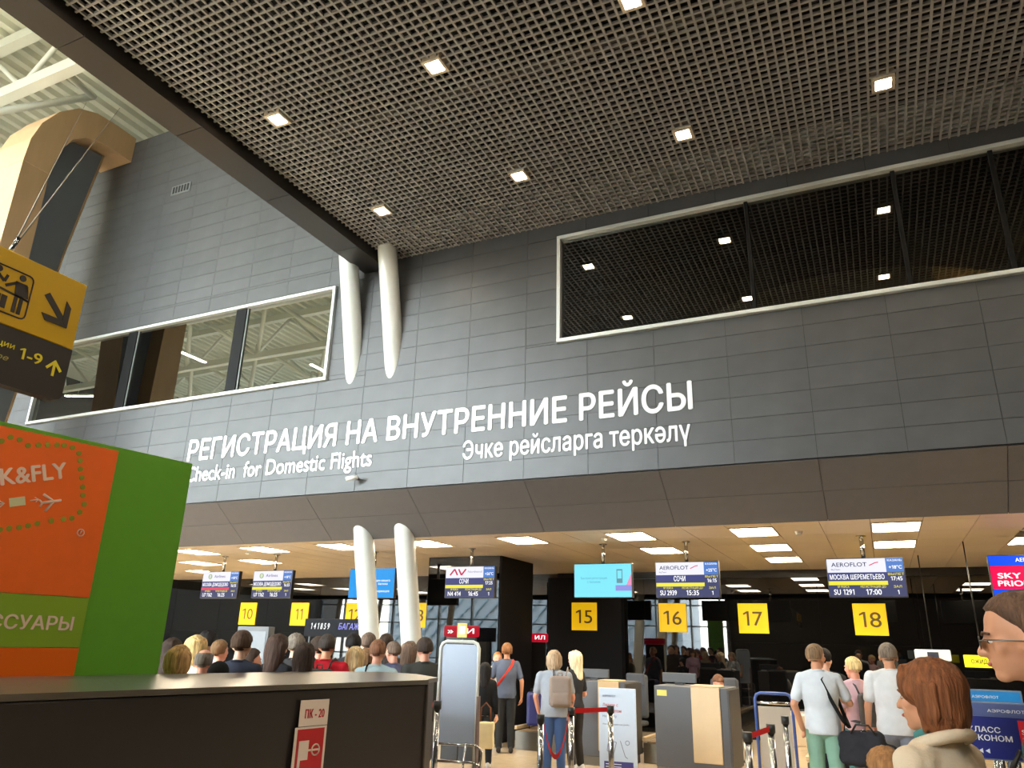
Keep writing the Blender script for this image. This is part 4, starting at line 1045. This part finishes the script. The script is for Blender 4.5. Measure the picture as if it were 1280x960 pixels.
    if sleeve == 'long' or True:
        nb_ = bmesh.new(); nk = T(0, -.02, 1.468)
        tube(nb_, [nk+Vector((.07*math.cos(a), .068*math.sin(a)-.0, -.02*math.sin(a)+.0))*s for a in [j*math.pi/8 for j in range(16)]], .011*s, 6, True); link('collar', to_mesh(nb_, cloth(*top), True), o)
    # legs
    b = bmesh.new()
    ell(b, (hip[-1]+hip[1])/2+V(0, 0, .03), Vector((.165*W, .125*build, .12))*s)
    for k in (-1, 1):
        cap(b, hip[k], kn[k], .096*s*build, .074*s)
        if legs == 'long': cap(b, kn[k], an[k]+V(0, 0, .02), .072*s, .06*s)
        else: pass
    link('trousers' if legs == 'long' else 'shorts', fuse(b, vx*1.2, 2, cloth(*bottom), .006, 7), o)
    for k in (-1, 1):
        b = bmesh.new(); cap(b, an[k]+V(0, -.035, -.045), an[k]+V(k*.005, .13, -.052), .042*s, .036*s); ell(b, an[k]+V(0, -.02, -.02), (.04*s, .055*s, .045*s)); 
        link('shoe', fuse(b, .012, 1, mat('shoe_'+('white' if legs != 'long' or fem else 'dark'), (200, 200, 200) if legs != 'long' or fem else (38, 36, 36), .6)), o)
    # face
    def hp_(name, bm_, m): merge_b = bmesh.new(); merge(merge_b, bm_, HM); bm_.free(); return link(name, to_mesh(merge_b, m, True), o)
    for k in (-1, 1):
        t = bmesh.new(); ell(t, (k*.031, .0745, .024), (.012, .0085, .006), seg=10); e = hp_('eye', t, m_eye)
        t = bmesh.new(); ell(t, (k*.031, .0805, .024), (.0058, .004, .0056), seg=8); bb = bmesh.new(); merge(bb, t, HM); t.free(); link('iris', to_mesh(bb, m_iris, True), e)
        t = bmesh.new(); tube(t, [(k*.014, .093, .042), (k*.03, .091, .048), (k*.048, .076, .043)], .004, 5); hp_('eyebrow', t, hairm(*hc))
    t = bmesh.new(); ell(t, (0, .090, -.034), (.024, .007, .0065), seg=10); hp_('lips', t, m_lip)
    # hair
    HMt = hairm(*hc)
    if hair in ('short', 'crop', 'bald', 'curly'):
        th = {'short': .013, 'crop': .007, 'bald': .0035, 'curly': .03}[hair]
        t = bmesh.new(); bmesh.ops.create_uvsphere(t, u_segments=48, v_segments=32, radius=1); sd = random.random()*40
        for v in t.verts:
            d = v.co.normalized(); az = math.atan2(d.y, abs(d.x)); el_ = math.asin(max(-1, min(1, d.z)))
            line = -.42 if d.y < -.05 else (-.15+.9*max(0, (az)/1.57) if d.y > .12 else -.30)
            if d.y >= -.05 and d.y <= .12: line = -.42+(d.y+.05)/.17*.30
            if d.y > .12: line = -.10+.62*min(1, (d.y-.12)/.6)
            if hair == 'bald' and el_ > .75: line = 2
            kk = max(0, min(1, (el_-line)/.09+.5)); nz = noise.noise(Vector((d.x*7+sd, d.y*7, d.z*7)))
            f = (th*kk-(1-kk)*.012)+(nz*th*.35*kk) + (.004*noise.noise(d*22+Vector((sd, 0, 0)))*kk if hair == 'curly' else 0)
            c = Vector((d.x*.077, d.y*.096, d.z*.090)); v.co = Vector((0, -.010, .058))+c+d*f + Vector((0, 0, (-.012 if el_ < -.1 else 0)))
        hp_('hair', t, HMt)
    else:
        L = {'bob': .135, 'long': .27, 'verylong': .36}[hair]; bob = hair == 'bob'
        t = bmesh.new(); ell(t, (0, -.016, .062), (.090, .106, .096)); ell(t, (0, -.045, .0), (.084, .072, .08))
        for k in range(9):
            a = math.pi*(k/8); x = -.078*math.cos(a); y = -.015-.075*math.sin(a); ln = L*(.86+.14*math.sin(a)); w2 = 1.0 if bob else .98
            cap(t, (x, y, .06), (x*w2, y-(.0 if bob else .004), -.02), .026, .026, 8)
            cap(t, (x*w2, y, -.02), (x*(.9 if bob else .72), y+(.008 if bob else -.022), .05-ln), .026, .014 if bob else .02, 8)
        for k in (-1, 1): cap(t, (k*.03, .050, .112), (k*.070, .022, .045), .022, .02, 8)
        bb = bmesh.new(); merge(bb, t, HM @ Matrix.Diagonal((1.1, 1.07, 1.04, 1))); t.free()
        link('hair', fuse(bb, .008 if hi else .012, 2, HMt, .009, 20, stretch=.2), o)
    if beard:
        t = bmesh.new(); ell(t, (0, .0625, -.063), (.0255, .0255, .019)); hp_('beard', t, hairm('stubble', (120, 92, 76)))
    if glasses:
        t = bmesh.new()
        for k in (-1, 1):
            tube(t, [(k*.033+.023*math.cos(a), .102, .022+.016*math.sin(a)) for a in [j*math.pi/8 for j in range(16)]], .0016, 5, True)
            tube(t, [(k*.056, .101, .026), (k*.078, .09, .028), (k*.082, .0, .02), (k*.082, -.02, .008)], .0022, 5)
        tube(t, [(-.01, .103, .026), (.01, .103, .026)], .0015, 5); hp_('glasses', t, mat('glasses_metal', (90, 82, 76), .3, .6))
        t = bmesh.new()
        for k in (-1, 1): ell(t, (k*.033, .102, .022), (.021, .002, .014), seg=12)
        hp_('lenses', t, reflect_glass('lens_glass', (.92, .95, .95), (.9, .9, .9), 1.5))
    return o
def rel(o, x, y, z):
    a = o.rotation_euler.z; return Vector((o.location.x+x*math.cos(a)-y*math.sin(a), o.location.y+x*math.sin(a)+y*math.cos(a), z))
def spot(x, y, d):
    P = at(x, y, d); return P, P.z
BR = ('dark_brown', (52, 38, 30)); LB = ('light_brown', (120, 90, 62)); BK = ('black', (26, 22, 22)); BL = ('blonde', (206, 172, 118)); GR = ('grey', (120, 112, 106)); GB = ('grey_brown', (104, 86, 74)); PB = ('pale_blonde', (226, 206, 164))
def crowd(x, y, d, yaw, label, **k):
    P, z = spot(x, y, d); k.setdefault('h', max(1.5, min(1.95, z))); return person(P, yaw, label, group='people queueing behind the counter', **k)
c = {}
crowd(217, 799, 9.3, 30, 'person with dark brown hair at the green kiosk edge, partly hidden', hair='long', hc=BR, top=('plum', (70, 40, 40)), fem=True)
crowd(262, 791, 10.6, 10, 'person with curly black hair behind the blond heads', hair='curly', hc=BK, top=('pale_blue_tee', (150, 160, 176)), sk='olive')
crowd(228, 803, 7.6, 20, 'woman with a golden blonde bob in a peach top by the kiosk', hair='bob', hc=('golden_blonde', (196, 156, 104)), top=('peach', (226, 186, 160)), fem=True, h=1.655)
crowd(248, 796, 8.6, 15, 'woman with a honey blonde bob behind the balding man', hair='bob', hc=BL, top=('cream_top', (214, 200, 176)), fem=True)
a = crowd(257, 812, 8.0, 35, 'balding man with grey hair and a pale beige shirt with black strap', hair='bald', hc=GR, top=('beige_shirt', (206, 196, 176)), sk='pink', h=1.63)
b_ = bmesh.new(); cap(b_, (0, 0, 0), (0, 0, .22), .09, .10); t = tag(link('shoulder_bag', fuse(b_, .015, 2, cloth('black_bag', (28, 28, 32)), .004), None, rel(a, .17, -.16, 1.22)), 'black shoulder bag on the back of the balding man', 'bag')
a = crowd(277, 800, 9.8, 75, 'man in a white and green shirt with sunglasses on his head', hair='crop', hc=LB, top=('white_green', (200, 222, 200)), sk='pink', hy=-70, hp=8)
crowd(305, 790, 8.3, 18, 'man with short dark hair in a navy suit jacket', hair='short', hc=('brown_short', (76, 56, 44)), top=('navy_suit', (38, 42, 56)), sleeve='long', h=1.80)
a = crowd(318, 808, 9.4, -30, 'person in a red top holding a red frame, half hidden by the navy suit', hair='short', hc=BR, top=('red_top', (206, 40, 50)), h=1.62, arms={1: ((.25, .05, 1.12), (.12, .28, 1.2)), -1: ((-.25, .05, 1.12), (-.12, .28, 1.2))})
crowd(350, 793, 8.85, 0, 'woman with long wavy dark brown hair and a black top', hair='long', hc=('wavy_brown', (66, 48, 40)), top=('black_top', (30, 30, 34)), fem=True, h=1.775)
crowd(371, 795, 10.4, 20, 'person with ash grey curly hair behind the long haired women', hair='curly', hc=('ash_grey', (120, 110, 100)), top=('charcoal_top', (50, 50, 52)), fem=True)
crowd(384, 799, 8.5, 15, 'woman with straight long brown hair beside the red shirt', hair='verylong', hc=('long_brown', (58, 44, 38)), top=('wine_top', (120, 30, 36)), fem=True, h=1.70)
crowd(398, 797, 9.8, 80, 'man in profile between the brown haired woman and the red shirt', hair='short', hc=BR, top=('dark_tee', (60, 62, 66)), sk='pink')
red = crowd(411, 790, 9.3, 22, 'broad man with cropped dark hair in a red shirt wearing a backpack', hair='crop', hc=('cropped_dark', (56, 48, 44)), top=('crimson_shirt', (180, 28, 42)), sk='tan', build=1.12, h=1.80)
crowd(443, 793, 10.4, 25, 'man in a black jacket with white shoulders near the first white column', hair='short', hc=BK, top=('black_white', (44, 46, 50)), sleeve='long')
crowd(446, 804, 9.5, 18, 'woman with straight pale blonde hair before the first white column', hair='long', hc=('straight_blonde', (206, 180, 134)), top=('sand_top', (170, 150, 120)), fem=True, h=1.665)
crowd(458, 806, 10.1, 30, 'woman with light brown hair left of the man in the pale blue shirt', hair='bob', hc=LB, top=('olive_top', (120, 110, 90)), fem=True, h=1.64)
crowd(462, 792, 10.9, 10, 'man with grey brown hair close behind the first white column', hair='short', hc=GB, top=('slate_tee', (90, 96, 104)), sk='pink')
pale = crowd(474, 796, 9.0, 20, 'man with reddish cropped hair in a pale blue shirt with a black strap', hair='crop', hc=('reddish', (138, 98, 76)), top=('pale_blue', (160, 182, 190)), sk='pink', build=1.05, h=1.755)
crowd(492, 799, 10.3, 68, 'man in profile with grey hair and a periwinkle shirt', hair='crop', hc=GB, top=('periwinkle', (98, 104, 140)), sk='pink', h=1.74)
crowd(484, 793, 11.3, 15, 'person with dark hair behind the reddish haired man', hair='short', hc=BR, top=('umber_top', (70, 60, 56)))
crowd(514, 803, 10.7, -30, 'woman holding a lilac phone case beside the second white column', hair='long', hc=('mouse_brown', (104, 84, 70)), top=('lilac_top', (206, 170, 200)), fem=True, hy=20)
tee = crowd(531, 798, 9.6, 52, 'heavy man in a charcoal T-shirt at the end of the dark counter', hair='short', hc=('dark_short', (62, 50, 44)), top=('charcoal_tee', (62, 64, 62)), sk='pink', build=1.15, bottom=('grey_shorts', (110, 108, 106)), legs='short')
# backpack of the man in red
def backpack(o, label, rgb, nm, w=.28, hgt=.42, z=1.0, dy=-.20, dx=0):
    P = rel(o, dx, dy, z); t = thing('backpack', label, 'backpack', P, o.rotation_euler.z)
    m = cloth(nm, rgb); b = bmesh.new(); rbox(b, -w/2, w/2, -.09, .06, 0, hgt, b=.05, seg=3); link('pack_body', fuse(b, .012, 2, m, .004, 10), t)
    b = bmesh.new(); rbox(b, -w/2+.03, w/2-.03, -.13, -.07, .03, hgt*.5, b=.03, seg=3); link('front_pocket', fuse(b, .012, 2, m, .003, 10), t)
    for s in (-1, 1):
        b = bmesh.new(); tube(b, [(s*.08, .05, hgt-.03), (s*.10, .09, hgt+.07), (s*.115, .17, hgt+.10), (s*.125, .27, hgt+.06), (s*.13, .33, hgt-.05), (s*.15, .33, hgt-.2), (s*.19, .2, .06), (s*.12, .04, .04)], .02, 8, flat=.35); obj('strap', b, m, t, True)
    b = bmesh.new(); tube(b, [(-.03, .0, hgt), (-.03, .0, hgt+.04), (.03, .0, hgt+.04), (.03, .0, hgt)], .008, 6); obj('top_loop', b, m, t)
    return t
backpack(red, 'dark green and grey backpack on the man in the red shirt', (62, 70, 66), 'pack_green', .32, .46, .98, -.22)
b = bmesh.new(); tube(b, [(-.1, -.145, 1.2), (-.1, -.13, 1.36), (-.095, -.08, 1.475), (-.09, .0, 1.5), (-.09, .1, 1.43), (-.09, .135, 1.25)], .022, 8, flat=.3)
o = tag(obj('bag_strap', b, cloth('strap_black', (26, 26, 28)), None, True), 'black bag strap over the shoulder of the man in pale blue', 'strap'); o.location = pale.location; o.rotation_euler = pale.rotation_euler

# people in front of the desks
man = person(spot(634, 805, 14.1)[0], 26, 'man in a slate blue T-shirt and black jeans with a red strap across his back', h=1.755, sk='tan', hair='short', hc=('auburn', (140, 98, 66)), top=('slate_blue_tee', (88, 98, 120)), bottom=('black_jeans', (44, 46, 50)), hi=True, arms={-1: ((-.27, -.02, 1.14), (-.25, .12, .93)), 1: ((.27, -.03, 1.13), (.27, .02, .88))})
b = bmesh.new(); tube(b, [(-.19, .0, 1.0), (-.14, -.128, 1.09), (-.02, -.150, 1.24), (.09, -.142, 1.40), (.12, -.06, 1.485), (.11, .06, 1.455), (.0, .145, 1.28), (-.15, .1, 1.06)], .024, 8, True, flat=.25)
o = tag(obj('red_strap', b, cloth('strap_red', (205, 66, 56)), None, True), 'red strap slung across the back of the man in slate blue', 'strap'); o.location = man.location; o.rotation_euler = man.rotation_euler
person(spot(622, 822, 14.9)[0], -150, 'person with a hand on the face at the desk behind the man in slate blue', h=1.60, sk='pink', hair='crop', hc=('ginger', (190, 120, 70)), top=('white_blouse', (224, 214, 196)), fem=True, arms={1: ((.2, .12, 1.16), (.06, .14, 1.44))})
person(spot(607, 836, 12.4)[0], 20, 'person with dark hair and black clothes behind the upright trolley', h=1.46, hair='long', hc=BK, top=('black_jacket', (26, 26, 28)), sleeve='long', fem=True, group=None)
P = at(607, 905, 12.1); t = thing('tote_bag', 'cream tote bag hanging behind the upright trolley', 'bag', (P.x, P.y, P.z-.33), math.radians(15))
b = bmesh.new(); rbox(b, -.13, .13, -.06, .06, 0, .36, b=.03); link('bag_body', fuse(b, .012, 2, cloth('tote_cream', (214, 200, 160)), .008, 7), t)
b = bmesh.new(); tube(b, [(-.08, 0, .35), (-.07, 0, .55), (0, 0, .62), (.07, 0, .55), (.08, 0, .35)], .012, 6); obj('strap', b, cloth('tote_brown', (110, 70, 50)), t)
wb_ = person(spot(693, 813, 11.3)[0], 25, 'woman with an ash blonde bob, grey T-shirt and blue jeans wearing a backpack', h=1.67, sk='pink', hair='bob', hc=('ash_blonde', (176, 150, 122)), top=('heather_grey', (156, 162, 172)), bottom=('blue_jeans', (66, 90, 134)), hi=True, build=1.12, hy=-15, arms={-1: ((-.27, .0, 1.12), (-.22, .14, .90)), 1: ((.27, -.02, 1.12), (.24, .1, .92))})
backpack(wb_, 'small taupe backpack hanging on one side of the woman in the grey T-shirt', (146, 130, 120), 'pack_taupe', .30, .40, .95, -.20, .07)
person(spot(718, 817, 12.4)[0], 70, 'woman with long pale blonde hair in a black top and trousers', h=1.66, sk='pink', hair='long', hc=('platinum', (226, 204, 168)), top=('black_tee', (44, 44, 48)), bottom=('dark_trousers', (48, 46, 46)), hi=True, fem=True, arms={-1: ((-.25, .04, 1.13), (-.16, .24, 1.05)), 1: ((.25, .0, 1.1), (.17, .22, 1.0))})
person(spot(902, 838, 14.0)[0]+Vector((0, -.35, 0)), 190, 'check-in agent in a white shirt bent over the desk before the seventeen sign', h=1.68, sk='pink', hair='short', hc=('agent_brown', (104, 72, 54)), top=('white_shirt', (228, 226, 220)), sleeve='long', hp=-35, seat=True, arms={1: ((.24, .1, .86), (.1, .38, .88)), -1: ((-.24, .1, .86), (-.1, .38, .88))})
ws = person(spot(1019, 807, 9.6)[0], 8, 'man in a white T-shirt and mint shorts carrying a black duffel bag', h=1.83, sk='tan', hair='crop', hc=('sandy', (136, 110, 84)), top=('white_tee', (204, 210, 218)), bottom=('mint_shorts', (130, 168, 150)), legs='short', hi=True, hy=-38, hp=4, arms={-1: ((-.27, -.03, 1.14), (-.2, .08, .90)), 1: ((.29, .08, 1.17), (.17, .30, 1.24))}, lean=2)
b = bmesh.new(); tube(b, [(.02, -.135, 1.46), (.1, -.02, 1.53), (.13, .1, 1.45), (.24, .16, 1.1), (.27, .02, .98), (.2, -.12, 1.05), (.1, -.155, 1.25)], .02, 8, True, flat=.3)
o = tag(obj('bag_strap', b, cloth('strap_black', (26, 26, 28)), None, True), 'black duffel strap across the white T-shirt and mint shorts man', 'strap'); o.location = ws.location; o.rotation_euler = ws.rotation_euler
P = rel(ws, .40, -.05, .60); t = thing('duffel_bag', 'black duffel bag hanging at the hip of the man in mint shorts', 'bag', P, ws.rotation_euler.z+math.radians(-12))
b = bmesh.new(); rbox(b, -.26, .2, -.13, .13, .02, .36, b=.07, seg=3); ell(b, (.16, 0, .13), (.2, .13, .13)); link('bag_body', fuse(b, .012, 2, cloth('duffel', (44, 44, 50)), .016, 9), t)
b = bmesh.new(); tube(b, [(-.12, -.1, .24), (-.06, -.12, .33), (.06, -.12, .33), (.12, -.1, .24)], .012, 6); bmesh.ops.translate(b, vec=(0, -.02, .1), verts=b.verts[:]); obj('handle', b, m_blk, t)
b = bmesh.new(); tube(b, [(-.24, -.02, .27), (0, -.01, .37), (.2, -.02, .3)], .006, 6); obj('zip', b, m_chrome, t)
b = bmesh.new(); tube(b, [(-.28, 0, .2), (-.3, .02, .36), (-.25, .05, .52)], .012, 6); obj('strap_end', b, m_blk, t)
person(spot(1029, 812, 10.8)[0], 10, 'person in black with a black cap behind the man in mint shorts', h=1.79, hair='crop', hc=BK, top=('black_long', (30, 30, 32)), sleeve='long', bottom=('black_pants', (26, 26, 28)), hy=-30)
pk = person(spot(1064, 820, 10.5)[0], 30, 'woman with cropped blonde hair in a pink shirt between the white T-shirts', h=1.70, sk='pink', hair='crop', hc=('cropped_blonde', (222, 196, 140)), top=('pink_shirt', (222, 186, 196)), hy=15, hi=True, fem=True, bottom=('teal_pants', (70, 120, 124)))
backpack(pk, 'grey backpack with a teal patch on the woman in the pink shirt', (96, 96, 100), 'pack_grey', .26, .36, .95, -.2, .05)
person(spot(1108, 805, 10.0)[0], 10, 'man with grey cropped hair in a white T-shirt and grey shorts', h=1.86, sk='tan', hair='crop', hc=('grey_crop', (120, 106, 94)), top=('white_tee_b', (206, 206, 208)), bottom=('grey_shorts_b', (132, 136, 150)), legs='short', hi=True, build=1.1, hy=-5)
# the nearest three
wm = person(spot(1154, 829, 3.4)[0], 52, 'woman with a chestnut bob and a cream hooded jacket nearest the viewer', h=1.725, sk='tan', hair='bob', hc=('chestnut', (120, 72, 42)), top=('cream_jacket', (206, 186, 160)), sleeve='long', hi=True, fem=True, hy=14)
b = bmesh.new(); tube(b, [(.09*math.cos(a)*1.0, .085*math.sin(a)-.03, 1.455-.03*math.sin(a)) for a in [j*math.pi/10 for j in range(20)]], .028, 10, True, flat=.8); obj('hood', b, cloth('cream_jacket', (206, 186, 160)), wm, True)
b = bmesh.new(); tube(b, [(.068*math.cos(a), .066*math.sin(a)-.018, 1.485-.02*math.sin(a)) for a in [j*math.pi/10 for j in range(20)]], .015, 8, True); obj('teal_collar', b, cloth('teal_collar', (74, 130, 128)), wm, True)
b = bmesh.new(); tube(b, [(-.07, .08, 1.42), (-.08, .12, 1.3), (-.08, .125, 1.1)], .018, 8, flat=.4); obj('green_lining', b, cloth('green_lining', (128, 150, 50)), wm, True)
person(spot(1102, 930, 3.9)[0], 35, 'child with light brown hair in front of the man in mint shorts', h=1.365, sk='fair', hair='short', hc=('child_brown', (150, 106, 66)), top=('child_tee', (120, 130, 150)), hi=True)
mg_ = person(spot(1306, 750, 3.1)[0], 84, 'man with glasses and short brown hair in profile at the frame edge', h=1.95, sk='tan', hf=.075, hair='crop', hc=('profile_brown', (92, 68, 52)), top=('teal_shirt', (40, 82, 84)), hi=True, glasses=True, hp=-4)
P = rel(wm, .30, -.12, .92); t = thing('handbag', 'black handbag between the cream jacket woman and the man in glasses', 'bag', P, wm.rotation_euler.z)
b = bmesh.new(); rbox(b, -.16, .16, -.07, .07, 0, .26, b=.04); link('bag_body', fuse(b, .012, 2, cloth('handbag_black', (34, 28, 28)), .008, 8), t)
b = bmesh.new(); tube(b, [(-.1, 0, .24), (-.09, 0, .42), (0, 0, .5), (.09, 0, .42), (.1, 0, .24)], .01, 6); obj('handle', b, m_blk, t)
bpy.data.objects.remove(TXO); bpy.data.objects.remove(MELT); bpy.data.scenes.remove(WORK)
